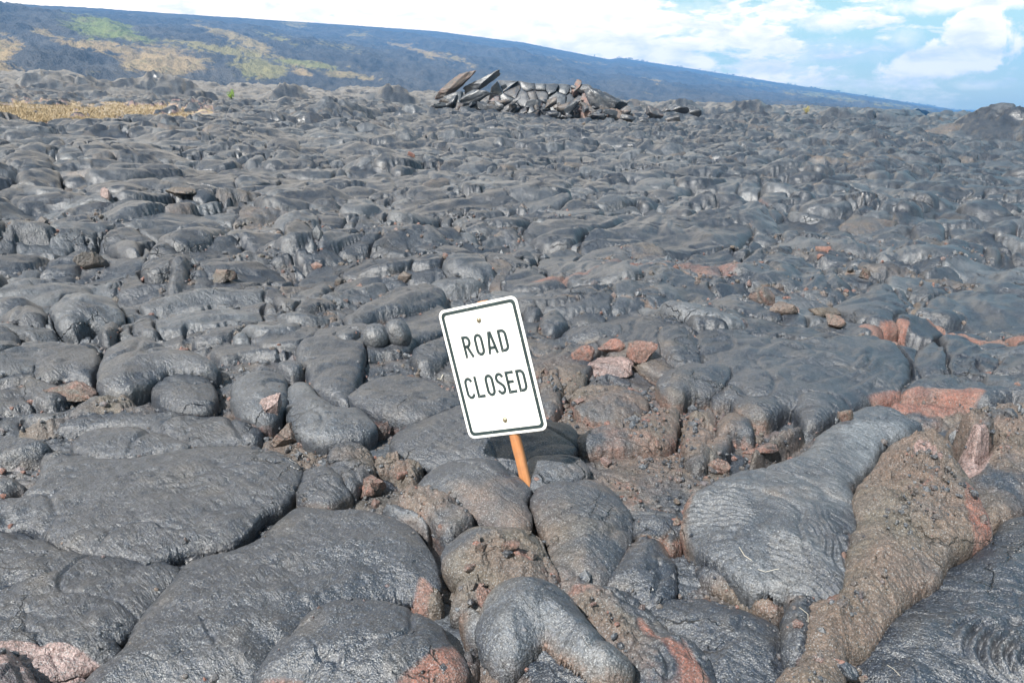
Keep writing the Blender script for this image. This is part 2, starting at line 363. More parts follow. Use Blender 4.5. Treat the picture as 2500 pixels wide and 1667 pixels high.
 ('B',.08,.6,'s',.0,'1210,1230 1300,1180 1370,1200 1370,1400 1270,1460 1220,1380'),
 ('B',.12,.5,'r',.0,'1480,1568 1650,1500 1900,1440 2090,1395 2110,1520 2080,1640 1700,1660 1480,1640'),
 ('B',.10,.9,'s',.0,'515,400 600,370 720,380 785,430 780,475 690,492 540,445'),
 ('B',.13,.8,'s',.0,'90,280 200,220 400,255 500,310 560,370 440,412 260,390'),
 ('B',.07,.3,'s',.0,'-100,400 200,370 440,400 520,460 430,570 300,580 100,620 -100,600'),
 ('B',.14,.3,'s',.04,'1110,270 1400,200 1800,195 1500,290 1480,330 1400,350 1230,340'),
 ('B',.08,.35,'s',.0,'1490,490 1470,430 1520,300 1800,215 2221,170 2600,200 2500,370 2100,420 1810,430 1640,480'),
 ('B',.09,.6,'s',.0,'-100,60 100,0 270,30 320,110 240,170 150,240 -100,220'),
 ('A',.18,.9,'g',.02,'300,700 400,600 600,600 740,690 772,760 650,800 560,800 440,840 340,820'),
 ('A',.17,.9,'s',.01,'-80,690 60,650 220,665 290,720 275,810 200,845 60,820 -80,760'),
 ('A',.17,.7,'s+',.02,'610,1200 620,1080 800,980 950,965 1065,1010 1200,1060 1330,1110 1390,1150 1330,1180 1150,1180 1060,1190 850,1275 720,1290 620,1260'),
 ('A',.12,.6,'s+',.0,'0,1050 150,990 350,1000 600,1000 630,1060 590,1180 540,1230 400,1205 250,1215 120,1140'),
 ('A',.11,.8,'s',.01,'620,870 720,820 780,870 770,920 690,980 620,960'),
 ('A',.10,.8,'s',.0,'820,850 930,810 1020,860 1040,930 950,942 850,915'),
 ('A',.07,.35,'s',.0,'1290,960 1450,890 1700,850 1950,800 2300,600 2300,720 2100,800 1950,920 1900,1010 1870,1110 1600,1120 1400,1140 1310,1050'),
 ('A',.13,.35,'s+',.0,'1880,1100 1900,1010 2050,920 2221,870 2400,900 2330,1150 2250,1350 2150,1372 2000,1300 1950,1200'),
 ('A',.08,.7,'s',.02,'1740,1170 1850,1142 1950,1170 1940,1212 1820,1232'),
 ('A',.15,.9,'g+',.0,'1480,1290 1560,1220 1740,1205 1830,1240 1830,1350 1810,1420 1720,1480 1560,1470 1490,1390'),
 ('A',.15,.9,'g',.0,'1830,1420 1840,1290 1950,1240 2020,1330 2150,1400 2300,1410 2375,1500 2350,1570 2200,1590 2050,1590 1900,1530'),
 ('A',.11,.8,'s+',.0,'950,1290 1050,1230 1250,1210 1360,1260 1390,1380 1330,1430 1130,1430 1000,1380'),
 ('A',.09,.8,'s',.0,'100,1230 300,1220 480,1290 460,1340 300,1385 150,1320'),
 ('A',.12,.8,'s',.0,'880,510 950,415 1100,400 1225,460 1220,520 1050,545 930,555'),
 ('A',.10,.8,'s',.02,'1030,590 1120,500 1222,500 1180,570 1100,632'),
 ('A',.10,.8,'s',.0,'1200,590 1260,530 1360,560 1340,620 1230,632'),
 ('A',.15,.6,'s',.01,'1000,350 1130,250 1230,185 1340,235 1422,240 1422,300 1330,370 1150,400 1030,385'),
 ('A',.11,.7,'s',.0,'1435,250 1600,270 1680,305 1692,345 1450,352'),
 ('A',.14,.5,'s',.0,'-80,400 -80,270 150,190 400,160 560,170 530,220 400,300 200,360 50,410'),
 ('A',.10,.6,'s',.0,'190,520 280,440 400,350 560,300 610,370 450,510 330,570 210,560'),
 ('A',.08,.5,'s',.0,'1370,410 1500,370 1650,380 1735,410 1650,460 1500,480 1400,450'),
 ('A',.09,.7,'s',.0,'1700,400 1760,320 1880,320 1985,380 1900,440 1750,450'),
 ('A',.07,.3,'s',.0,'1860,570 2000,470 2221,440 2360,500 2250,560 2000,600'),
 ('A',.10,.8,'s',.0,'1030,800 1090,745 1180,830 1330,890 1200,920 1090,885'),
 ('A',.11,1,'s',.03,'2010,300 2060,255 2130,265 2150,305 2080,325'),
 ('A',.10,.8,'s',.03,'610,330 720,270 870,270 1000,320 900,350 870,410 740,390 650,350'),
 ('A',.07,.5,'b',.0,'100,1560 400,1440 560,1350 720,1350 900,1400 1000,1460 560,1480'),
 ('T',.35,.7,'s',.0,'0,860 300,780 450,700 600,690 580,850 550,1000 560,1100 380,1060 160,1100 130,970 40,930 -60,920'),
 ('T',.32,.8,'s',.0,'580,850 660,720 800,720 965,790 930,850 760,900 620,890'),
 ('T',.14,.8,'s',.02,'500,1180 700,1130 1000,1080 1060,1060 1095,1110 900,1190 700,1205'),
 ('T',.12,.8,'s',.0,'1310,900 1480,930 1740,1060 1600,1065 1400,1010'),
 ('T',.15,1,'s',.03,'1350,1110 1440,1060 1580,1065 1645,1150 1590,1212 1430,1190'),
 ('T',.12,.8,'s',.0,'900,1000 1100,960 1340,960 1380,1010 1200,1040 960,1060'),
 ('U',.15,.9,'s',.0,'1220,1000 1380,940 1500,960 1510,1005 1330,1035'),
 ('U',.10,.6,'s',.0,'610,1090 770,985 890,1055 820,1130 700,1125'),
 ('U',.10,.9,'s',.0,'420,1080 600,1090 670,1150 540,1182'),
 ('U',.12,.8,'s',.0,'920,1090 1130,1040 1260,1080 1295,1160 1170,1160'),
 ('U',.16,.6,'s',.02,'620,720 750,640 900,640 990,680 860,710'),
 ('V',.24,.4,'s',.02,'1060,850 1240,770 1400,790 1455,890 1450,930 1250,935 1200,955'),
 ('V',.15,1,'g',.02,'1375,1085 1500,1020 1700,1000 1775,1040 1600,1130 1450,1140'),
 ('V',.16,.7,'s',.0,'2090,990 2200,945 2300,960 2420,960 2400,1030 2300,1070 2150,1080'),
 ('V',.14,.9,'s',.02,'340,790 600,775 800,800 770,832 500,835'),
 ('V',.11,.8,'s',.0,'1250,990 1340,965 1420,1000 1380,1035'),
 ('V',.10,.7,'s',.0,'940,960 1100,930 1190,1000 1060,1060'),
 ('X',.14,.9,'s',.0,'850,1010 990,1000 1135,1060 1110,1092 950,1060'),
 ('X',.14,.9,'s+',.0,'1135,1080 1240,1000 1400,1080 1360,1140 1200,1140'),
 ('X',.12,.8,'s',.0,'90,1070 330,1050 500,1100 480,1170 350,1182 110,1165'),
 ('X',.10,.9,'s',.0,'600,1130 700,1100 785,1140 720,1185'),
 ('X',.20,.6,'s',.02,'1330,870 1480,800 1700,720 1770,780 1750,870 1640,945 1450,950'),
]


def catmull(P, n=4):
    P = np.array(P, float); out = []
    for i in range(len(P)):
        a, b, c, d = P[i - 1], P[i], P[(i + 1) % len(P)], P[(i + 2) % len(P)]
        for k in range(n):
            t = k / n
            out.append(.5 * ((2 * b) + (c - a) * t + (2 * a - 5 * b + 4 * c - d) * t * t + (3 * b - a - 3 * c + d) * t ** 3))
    return np.array(out)


# ------------------------------------------------------------------ the lava field
NC = 1120
AZM = math.radians(45)
dl = [.62]                                        # ring distances, near to far: fine near the camera, never coarser than a lobe
while dl[-1] < 190:
    d_ = dl[-1]
    dl.append(d_ + (max(d_ * d_ / (H * 781) * 1.12, .0045) if d_ < 4 else min(d_ * d_ / (H * 781) * 1.12, d_ * (.0047 if d_ < 60 else .010))))
dist = np.array(dl); NR = len(dist)
azg = np.linspace(-AZM, AZM, NC)
DD, AA = np.meshgrid(dist, azg, indexing='ij')
X = DD * np.sin(AA); Y = DD * np.cos(AA)
BZ = base_z(X, Y)
# folds of the crust: rounded rolls with sharp creases between them, drawn out along the flow
tw = .55 * gn(X * .16 + 3, Y * .12, 19)
cu, su = np.cos(.75 + tw), np.sin(.75 + tw)
wpx_, wpy_ = X + .35 * gn(X * .9, Y * .9, 65) + .10 * gn(X * 3, Y * 3, 66), Y + .35 * gn(X * .9, Y * .9, 67) + .10 * gn(X * 3, Y * 3, 68)
fu, fv = wpx_ * .73 + wpy_ * .68, -wpx_ * .68 + wpy_ * .73
fk = np.clip((DD - 2.6) / 3, 0, 1); g_ = 1 + np.clip(DD - 8, 0, 60) * .035
FOLD = fk * ((.30 - .08 * np.clip((DD - 10) / 15, 0, 1)) * np.abs(gn(fv / .8, fu / 3.0, 69)) + .11 * np.abs(gn(fv / .34, fu / 1.4, 70)) * np.clip(1.3 * gn(X * .4, Y * .4, 90) + .7, .15, 1) + .06 * np.abs(gn(fv / .14, fu / .42, 75)) * np.clip(1.4 - DD / 20, 0, 1))
FOLD += np.clip((DD - 12) / 20, 0, 1) * .22 * np.abs(gn(X / 2.3, Y / 2.3, 76))
BZ += FOLD - .10 * fk
sd_ = np.clip(DD / 6, .6, 6)                        # feature size grows a little with distance
nw = np.clip(1.6 - DD / 6, 0, 1)
# warped coordinates make every outline organic
WX = X + .11 * gn(X * 1.3, Y * 1.3, 11) + nw * (.040 * gn(X * 4.1, Y * 4.1, 12) + .012 * gn(X * 13, Y * 13, 13))
WY = Y + .11 * gn(X * 1.3, Y * 1.3, 14) + nw * (.040 * gn(X * 4.1, Y * 4.1, 15) + .012 * gn(X * 13, Y * 13, 16))
far_w = np.clip((DD - 8) / 20, 0, 1)
WX += far_w * .45 * gn(X * .5, Y * .5, 17); WY += far_w * .45 * gn(X * .5, Y * .5, 18)
# hand-placed outlines use a smaller warp so they stay where the photograph has them
HX = X + .030 * gn(X * 3.1, Y * 3.1, 21) + .014 * gn(X * 9, Y * 9, 22) * np.clip(1.5 - DD / 5, 0, 1)
HY = Y + .030 * gn(X * 3.1, Y * 3.1, 24) + .014 * gn(X * 9, Y * 9, 25) * np.clip(1.5 - DD / 5, 0, 1)
ZT = np.full(X.shape, -9.0); WIN = np.full(X.shape, -1, np.int32); TT = np.ones(X.shape); UU = np.zeros(X.shape)
OX = np.zeros(X.shape); OY = np.zeros(X.shape)     # outward direction at a lobe's edge
RED = np.zeros(X.shape); RGH = np.zeros(X.shape); PAL = np.zeros(X.shape); PNK = np.zeros(X.shape); ROPE = np.zeros(X.shape)
HH = np.zeros(X.shape); DE = np.full(X.shape, 9.0)


def window(x0, x1, y0, y1, pad=.15):
    x0 -= pad; x1 += pad; y0 = max(y0 - pad, .05); y1 += pad
    cs = [(a, b) for a in (x0, x1) for b in (y0, y1)]
    dmin = math.hypot(0 if x0 < 0 < x1 else min(abs(x0), abs(x1)), y0); dmax = max(math.hypot(*c) for c in cs)
    angs = [math.atan2(a, b) for a, b in cs]
    r0 = int(np.searchsorted(dist, dmin)) - 1; r1 = int(np.searchsorted(dist, dmax)) + 1
    c0 = int(np.searchsorted(azg, min(angs))) - 1; c1 = int(np.searchsorted(azg, max(angs))) + 1
    return slice(max(r0, 0), min(r1, NR)), slice(max(c0, 0), min(c1, NC))


def write(sl, inside, z, idn, t, ox, oy, h, red, rgh, pal, pnk=0, rope=None, de=None):
    cur = ZT[sl]; m = inside & (z > cur)
    if not m.any(): return
    cur[m] = z[m]; WIN[sl][m] = idn; TT[sl][m] = t[m]; OX[sl][m] = ox[m]; OY[sl][m] = oy[m]; HH[sl][m] = h
    RED[sl][m] = red[m] if isinstance(red, np.ndarray) else red
    RGH[sl][m] = rgh[m] if isinstance(rgh, np.ndarray) else rgh; PAL[sl][m] = pal; PNK[sl][m] = pnk; DE[sl][m] = de[m]
    ROPE[sl][m] = rope[m] if rope is not None else 0


nid = 0
for (cr, h, q, kind, lift, txt) in LOBES:
    x0, y0, s_ = CROP[cr]
    pts = [tuple(map(float, p.split(','))) for p in txt.split()]
    P = np.array([at(x0 + a / s_, y0 + b / s_, (h * .6 + lift) * .75) for a, b in pts])
    P = catmull(P, 3 if len(P) > 16 else 4)
    sl = window(P[:, 0].min(), P[:, 0].max(), P[:, 1].min(), P[:, 1].max())
    hx, hy = HX[sl], HY[sl]
    if hx.size == 0: nid += 1; continue
    best = np.full(hx.shape, 1e9); bx = np.zeros(hx.shape); by = np.zeros(hx.shape); ins = np.zeros(hx.shape, bool)
    for i in range(len(P)):
        a = P[i - 1]; b = P[i]; e = b - a; L = e @ e + 1e-12
        vx, vy = hx - a[0], hy - a[1]
        tt = np.clip((vx * e[0] + vy * e[1]) / L, 0, 1)
        dx, dy = vx - tt * e[0], vy - tt * e[1]; d2 = dx * dx + dy * dy
        m = d2 < best; best[m] = d2[m]; bx[m] = dx[m]; by[m] = dy[m]
        if a[1] != b[1]:
            cnd = (a[1] > hy) != (b[1] > hy)
            ins ^= cnd & (hx < (b[0] - a[0]) * (hy - a[1]) / (b[1] - a[1]) + a[0])
    d = np.sqrt(best)
    if not ins.any(): nid += 1; continue
    dm = d[ins].max(); wd = max(min(q * dm, .6 * dm if q < .8 else dm), .012)
    if q < .6: wd = min(wd, .07)
    t = np.clip(d / wd, 0, 1)
    if q >= .8: prof = np.sqrt(1 - (1 - t) ** 2)
    else: prof = .52 * np.sqrt(1 - (1 - t) ** 2.2) + .48 * np.sqrt(1 - (1 - np.clip(d / dm, 0, 1)) ** 1.8)
    hh = h * ((.58 if q < .8 else .62) if cr in 'ABCDEG' else .5)
    cy = P[:, 1].mean(); cxm = P[:, 0].mean()
    z = BZ[sl] * 1 + lift + hh * prof + (0 if 'b' in kind or 'o' in kind or 'r' in kind else .5) * hh * prof * .3 * gn(hx * 3.3, hy * 3.3, nid % 40)
    inv_ = 1 / (d + 1e-6)
    nx, ny = -bx * inv_, -by * inv_
    red = np.zeros(hx.shape)
    if '+' in kind:                                    # oxidised lower front edge, on the side facing the camera
        red = np.clip(1 - d / (.13 * hh + .012), 0, 1) * np.clip(-ny * 1.2 - .15 + 1.3 * gn(hx * 3, hy * 3, 3), 0, 1) * 1.2
    rg = {'b': .62, 'o': .9, 'r': .5}.get(kind[0], 0); rd = {'r': .45, 'b': .12}.get(kind[0], 0)
    if rd: red = np.maximum(red, rd + .5 * gn(hx * 4, hy * 4, 7))
    rga = np.full(hx.shape, 0.0) if not rg else rg * .75 + .75 * fbm(hx * 2.6, hy * 2.6, 2, 8)
    write(sl, ins, z, nid, d / wd, nx, ny, hh, red, rga, .55 if kind[0] == 'g' else .12, de=d)
    nid += 1
N_HAND = nid

# procedural toes and lobes fill everything else
R_ = random.Random(5)
lobes = []
for pop in (0, 1):                                  # broad sheets first, then clusters of toes
    r = .7
    while r < 190:
        s = .24 * (max(r, 1.5) / 6) ** .40 + .03
        if pop == 0: s *= 2.1 if r < 30 else 1.5
        else: s *= .88
        dr = s * .9
        area = 2 * AZM * r * dr
        n = area / (math.pi * s * s * .45) * ((1.5, 3.2)[pop] if r > 4 else (.3, .9)[pop])
        n = int(n) + (R_.random() < n % 1)
        cand = []
        for _ in range(n):
            rr = r + R_.random() * dr; a = R_.uniform(-AZM, AZM)
            k = min(math.exp(R_.gauss(0, .5)), 2.1); A_ = s * k * 1.3; B_ = A_ * R_.uniform(.28, .7)
            cand.append((rr * math.sin(a), rr * math.cos(a), A_, B_, R_.choice((1, 1, 1, -1)) * R_.gauss(1.0 + .3 * math.sin(rr * .21 + a * 3), .45), R_.random(), R_.random(), R_.random(), pop))
        if pop == 1 and cand:
            cx_ = np.array([c_[0] for c_ in cand]); cy_ = np.array([c_[1] for c_ in cand]); q_ = 1.6 + .05 * r
            mk = gn(cx_ / q_, cy_ / q_, 77) + .4 * gn(cx_ / q_ * 2.7, cy_ / q_ * 2.7, 78) > .02
            cand = [c_ for c_, m_ in zip(cand, mk) if m_ or r < 3]
        lobes += cand
        r += dr
for (lx, ly, A_, B_, th, u0, u1, u2, pop) in lobes:
    rr = math.hypot(lx, ly)
    near = rr < 3.7
    tlt = 1.0 if (A_ > .16 and not near and u2 * 5 % 1 < .55) else 0.0
    sx_t, sy_t = tlt * .20 * math.sin(u0 * 44), tlt * .20 * math.cos(u1 * 57)
    h = min(.42 * B_, .035 + .10 * B_ + .009 * rr ** .7) * (.5 + .6 * u0)
    h = min(h, .34)
    lift = (.02 + .006 * rr) * u1 * (1.6 - min(B_ / (.3 + .01 * rr), 1.4)) - .05
    if near: h = min(h * .7, .06); lift = -.03 * u1 - .035
    elif rr < 9: h = min(h, .15); lift *= .6
    if pop == 0: h *= .62; lift = min(lift, .02) - .02
    elif not near: lift += .03
    if not near: h *= .72 if rr > 9 else .60
    e = max(A_, B_) * 1.25
    sl = window(lx - e, lx + e, ly - e, ly + e, .3 if rr < 12 else .9)
    wx, wy = WX[sl] - lx, WY[sl] - ly
    if wx.size == 0: nid += 1; continue
    c, s = math.cos(th), math.sin(th)
    u = (wx * c + wy * s) / A_; v = (-wx * s + wy * c) / (B_ * (1 + .25 * np.clip(u_ if False else (wx * c + wy * s) / A_, -1, 1)))
    p = 2.4
    rad = (np.abs(u) ** p + np.abs(v) ** p) ** (1 / p)
    ins = rad < 1
    if not ins.any(): nid += 1; continue
    q = .35 + .65 * u2
    d = (1 - rad); t = np.clip(d / q, 0, 1)
    prof = .58 * np.sqrt(1 - (1 - t) ** 2.1) + .42 * np.sqrt((1 - rad ** 1.7).clip(0, 1))
    tiltk = 1 + .35 * (-(wy) / (B_ + A_))              # thicker at the front
    z = BZ[sl] + lift + h * prof * tiltk + np.clip(sx_t * wx + sy_t * wy, -.5 * h, 1.2 * h)
    ln = np.sqrt(wx * wx + wy * wy) + 1e-6
    rope = None
    if A_ > .28 and u0 > .62:
        wl = max(.035, .0022 * rr * 3)
        rope = .30 * wl * (np.sin((u * A_ + .35 * A_ * v * v) / wl * 3.14 + 2 * gn(wx * 3, wy * 3, 9)) ** 2 - .5) * np.clip(t * 2 - .2, 0, 1) * np.clip(1.3 * gn(wx * 1.5 / A_ * .5, wy * 1.5 / A_ * .5, nid % 50) + .5, 0, 1)
    red = 0.0
    if u1 * 7 % 1 < .12: red = np.clip(.6 - d / q * 2.6, 0, 1) * .9
    k_ = u2 * 13 % 1
    gxx = c * u / A_ - s * v / B_; gyy = s * u / A_ + c * v / B_; gl = np.sqrt(gxx * gxx + gyy * gyy) + 1e-6
    write(sl, ins, z, nid, d / q, gxx / gl, gyy / gl, h, red, .42 if k_ < .06 else 0, .75 * (u0 * 3 % 1) ** 2.5, 0, rope, de=d / gl)
    nid += 1

# rubble and dust between the lobes
gap = WIN < 0
nearf = np.clip(1 - DD / 14, 0, 1)
rub = np.abs(fbm(X * 16, Y * 16, 3, 31)) * .035 * nearf
ZG = BZ - .035 + rub * .8 + nearf * (.022 + .035 * gn(X * 2.3, Y * 2.3, 92)) * np.clip(1.6 - DD / 4, 0, 1) + .02 * gn(X * 3, Y * 3, 32)
TZ = np.where(ZT > -8, ZT, ZG)
low = ZG > TZ
TZ = np.where(low, ZG, TZ); WIN[low] = -1; gap = WIN < 0
TT[gap] = 1
RGH[gap] = (.42 - .2 * np.clip((DD - 4) / 6, 0, 1) + .5 * gn(X * 1.1, Y * 1.1, 33))[gap]; RED[gap] = (.05 + .75 * gn(X * .9, Y * .9, 34))[gap]; PAL[gap] = .3
# surface relief
n_mid = fbm(X * 5, Y * 5, 3, 41); n_fin = fbm(X * 21, Y * 21, 3, 45, .6)
stp = np.clip(TT * 1.6, 0, 1) * np.clip(1.2 - DD / 30, .25, 1)
TZ += (~gap) * stp * (.016 * n_mid + .006 * n_fin * nearf)
TZ += np.clip((DD - 16) / 20, 0, 1) * (.10 - .28 * np.abs(fbm(X * .9, Y * .9, 4, 56, .65)))
rk = RGH.clip(0, 1) * (~gap)
jag = .5 - np.abs(fbm(X * 9, Y * 9, 4, 51, .62)) * 1.6
TZ += ROPE
lin = np.abs(gn(X * 1.7 + .5 * gn(X * 4, Y * 4, 61), Y * 1.7 + .5 * gn(X * 4, Y * 4, 62), 63))     # cooling cracks
ck = (lin < .02) & (gn(X * .8, Y * .8, 64) > -.15)
TZ -= np.where(ck & ~gap, (1 - lin / .02) * .018 * np.clip(DD / 3, .6, 4), 0)
lin2 = np.abs(gn(X * 3.7 + .4 * gn(X * 11, Y * 11, 71), Y * 5.2 + .4 * gn(X * 11, Y * 11, 72), 73))
ck2 = (lin2 < .022) & (gn(X * 1.3, Y * 1.3, 74) > -.08)
TZ -= np.where(ck2 & ~gap & (DD < 9), (1 - lin2 / .022) * .010, 0)

# the grassy hollow at the left is low and even
pa = np.degrees(0)
gpx = 1250 + F * X / (Y * math.cos(PITCH) + (H - plane(X, Y)) * math.sin(PITCH))
gpy = 833.5 - F * ((plane(X, Y) - H) * math.cos(PITCH) + Y * math.sin(PITCH)) / (Y * math.cos(PITCH) + (H - plane(X, Y)) * math.sin(PITCH))
gm = 1.25 - np.where(gpx > 0, (gpx / 450) ** 2, 0) * .6 - ((gpy - 284) / 27) ** 2 - 1.5 * fbm(X / 1.6, Y / 3, 4, 5, .7)
gm = np.clip(gm * 2, 0, 1) * (gpx < 520)
TZ = TZ * (1 - gm * .85) + (plane(X, Y) + .10) * gm * .85
PNK = np.where(gm > .45, 2.0, PNK)
# ropes and coloured faces the photograph shows in definite places
def ropes(cr, x, y, rx, ry, ox, oy, wl, amp):
    x0, y0, s_ = CROP[cr]
    c = at(x0 + x / s_, y0 + y / s_, .1); o = at(x0 + ox / s_, y0 + oy / s_, .1)
    a = at(x0 + (x + rx) / s_, y0 + y / s_, .1); b = at(x0 + x / s_, y0 + (y + ry) / s_, .1)
    e = abs(a[0] - c[0]) + abs(b[1] - c[1]) + .1
    sl = window(c[0] - e, c[0] + e, c[1] - e, c[1] + e)
    x_, y_ = HX[sl], HY[sl]
    m = np.clip(1.25 - ((x_ - c[0]) / (a[0] - c[0])) ** 2 - ((y_ - c[1]) / (b[1] - c[1])) ** 2, 0, 1)
    ph = np.hypot(x_ - o[0], y_ - o[1]) + .012 * gn(x_ * 9, y_ * 9, 5)
    TZ[sl] += amp * m ** .5 * (np.abs(np.sin(ph / wl * math.pi)) - .5)


ropes('G', 700, 920, 150, 170, 330, 1320, .021, .026)
ropes('G', 940, 820, 90, 220, -700, 600, .018, .022)
ropes('G', 260, 590, 170, 110, 500, -300, .024, .018)
ropes('G', 1250, 150, 170, 120, 300, -900, .02, .006)
ropes('G', 1830, 1400, 210, 200, 2120, 1520, .028, .027)
ropes('B', 1500, 630, 420, 70, 1500, 150, .05, .014)
ropes('B', 900, 660, 180, 60, 700, 200, .04, .012)
ropes('B', 780, 620, 100, 60, 1200, 1300, .04, .03)
ropes('T', 350, 980, 260, 120, 400, 560, .09, .03)
ropes('T', 700, 980, 220, 130, 600, 560, .09, .03)
ropes('A', 1700, 70, 200, 60, 1500, 400, .06, .02)
ropes('A', 350, 120, 220, 60, 900, 900, .05, .02)
ropes('X', 1650, 820, 200, 120, 1400, 600, .09, .04)
ropes('U', 850, 450, 150, 70, 500, 1200, .35, .2)
ropes('A', 1600, 430, 140, 50, 2400, -300, .035, .018)
ropes('D', 1050, 380, 160, 60, 900, -1200, .03, .006)


def stain(cr, txt, which, val, soft=.06, z=.1):
    x0, y0, s_ = CROP[cr]
    pts = [tuple(map(float, p.split(','))) for p in txt.split()]
    P = catmull([at(x0 + a / s_, y0 + b / s_, z) for a, b in pts], 3)
    sl = window(P[:, 0].min(), P[:, 0].max(), P[:, 1].min(), P[:, 1].max())
    hx, hy = HX[sl], HY[sl]
    if not hx.size: return
    best = np.full(hx.shape, 1e9); ins = np.zeros(hx.shape, bool)
    for i in range(len(P)):
        a = P[i - 1]; b = P[i]; e = b - a; L = e @ e + 1e-12
        vx, vy = hx - a[0], hy - a[1]; tt = np.clip((vx * e[0] + vy * e[1]) / L, 0, 1)
        best = np.minimum(best, (vx - tt * e[0]) ** 2 + (vy - tt * e[1]) ** 2)
        if a[1] != b[1]: ins ^= ((a[1] > hy) != (b[1] > hy)) & (hx < (b[0] - a[0]) * (hy - a[1]) / (b[1] - a[1]) + a[0])
    m = np.where(ins, np.clip(np.sqrt(best) / soft, 0, 1), 0)
    T = {'red': RED, 'rough': RGH, 'pink': PNK, 'pale': PAL}[which]
    T[sl] = T[sl] * (1 - m) + val * m


stain('D', '-250,1265 200,1260 400,1275 600,1320 660,1350 480,1400 250,1500 100,1520 -250,1500', 'pink', 1, .02, .08)
stain('E', '160,1550 330,1420 480,1330 600,1280 650,1360 600,1480 430,1520 340,1600', 'red', 1.1, .03, .12)
stain('E', '320,1060 370,920 420,880 480,900 510,960 420,1070 340,1050', 'red', .85, .02, .1)
stain('E', '930,720 1000,700 1070,740 1060,800 960,790', 'red', 1, .02, .14)
stain('E', '730,960 800,930 900,950 900,1060 780,1050', 'red', .95, .02, .1)
stain('E', '1250,960 1330,940 1430,990 1350,1030 1260,1010', 'red', .6, .02, .1)
stain('E', '1620,1150 1680,1100 1850,1260 2000,1360 2130,1500 2100,1620 1950,1500 1800,1330', 'red', .9, .02, .1)
stain('E', '1320,1120 1420,1120 1420,1220 1330,1200', 'red', .6, .02, .1)
stain('E', '1500,80 1800,-20 1900,60 1700,150 1560,200', 'red', .5, .05, .08)
stain('G', '1380,140 1470,110 1560,180 1540,240 1420,240', 'pink', .8, .01, .2)
stain('G', '1380,140 1470,110 1560,180 1540,240 1420,240', 'red', .9, .01, .2)
stain('G', '1620,110 1700,80 1840,90 1830,140 1760,200', 'pink', 1, .01, .2)
stain('G', '980,600 1050,620 1040,800 1000,1000 880,1060 900,950 960,800', 'red', .7, .02, .17)
stain('G', '1290,500 1420,330 1550,290 1500,350 1380,450 1290,640', 'red', .75, .02, .2)
stain('G', '1630,420 1720,430 1800,640 1760,700 1640,640', 'red', .9, .02, .15)
stain('G', '1650,600 1780,650 1680,770 1630,760', 'red', .9, .02, .2)
stain('G', '0,1270 80,1290 150,1420 210,1568 0,1568', 'red', .8, .03, .1)
stain('G', '940,10 1250,-10 1390,50 1390,110 1200,180 1060,400 1000,350 990,180', 'pale', 1.6, .04, .17)
stain('G', '1080,1250 1200,1180 1260,1300 1120,1420', 'red', .45, .04, .15)
stain('C', '1590,790 1740,790 1900,880 2050,900 2400,960 2400,980 2050,960 1900,920 1740,830', 'red', 1.1, .02, .12)
stain('C', '1150,830 1340,810 1500,800 1500,860 1340,890', 'red', .9, .02, .14)
stain('C', '1470,640 1560,680 1580,760 1510,840 1520,700', 'rough', .9, .02, .08)
stain('C', '1200,1390 1400,1330 1700,1340 1960,1390 1900,1440 1500,1440', 'red', .8, .02, .03)
stain('C', '0,510 340,520 400,590 0,575', 'red', .5, .05, .05)
stain('B', '1100,600 1400,550 1800,530 2400,520 2500,560 1900,550 1400,600', 'red', .6, .04, .05)
stain('B', '1480,1568 1900,1450 2090,1400 2110,1520 1980,1620', 'red', .45, .04, .1)

# bulge the edges outwards so that every lobe overhangs its foot
t = np.clip(TT, 0, 1)
bul = np.clip(1 - t / .6, 0, 1) ** 1.3
amp = np.minimum(.42 * HH, .075 * np.clip(DD / 2.5, .7, 5)) * (~gap)
edge = np.zeros(X.shape, bool)
for a_, b_ in ((1, 0), (-1, 0), (0, 1), (0, -1)): edge |= np.roll(WIN, (a_, b_), (0, 1)) != WIN
edge &= ~gap
# the two outermost rings of points follow the outline exactly; the foot is tucked in, the belly hangs over it
cell = np.gradient(dist)[:, None] * np.abs(OY) + DD * (azg[1] - azg[0]) * np.abs(OX)
wdt = DE / np.maximum(TT, 1e-3)                      # width of the rounded rim
kr = np.where((~gap) & (TT < 1), np.floor(DE / cell), 9)
prof_ = lambda q_: np.sqrt(np.clip(1 - (1 - np.clip(q_, 0, 1)) ** 2.1, 1e-4, 1))
ZB = BZ - .05
r0_ = kr == 0; r1_ = (kr == 1) & (cell < .5 * wdt)
snap = np.where(r0_, DE, np.where(r1_, DE - cell, 0))
TZ = np.where(r1_, ZB + (TZ - ZB) * prof_(cell / wdt) / prof_(np.maximum(TT, .03)), TZ)
nzs = np.zeros(X.shape); nzc = np.zeros(X.shape)
for a_, b_ in ((1, 0), (-1, 0), (0, 1), (0, -1)):
    df = np.roll(WIN, (a_, b_), (0, 1)) != WIN; zn_ = np.roll(TZ, (a_, b_), (0, 1))
    nzs += np.where(df, zn_, 0); nzc += df
nzs = np.where(nzc > 0, nzs / np.maximum(nzc, 1), ZB)
TZ = np.where(r0_, np.minimum(TZ, nzs - .012 - .05 * HH), TZ)
mv = np.where(r0_, -.35 * amp, amp * bul) + snap
DX, DY = OX * mv, OY * mv
# cooled crust has no fluting: even the rims out along their length
def even(a_, n1_, n2_, n3_):
    for it in range(max(n1_, n2_, n3_)):
        b_ = a_.copy(); b_[:, 1:-1] = .25 * a_[:, :-2] + .5 * a_[:, 1:-1] + .25 * a_[:, 2:]
        m_ = ((DD < 2.2) & (it < n1_)) | ((DD >= 2.2) & (DD < 14) & (it < n2_)) | ((DD >= 14) & (it < n3_))
        a_ = np.where(m_, b_, a_)
    return a_
DX, DY, TZ = even(DX, 3, 7, 4), even(DY, 3, 7, 4), even(TZ, 2, 5, 2)
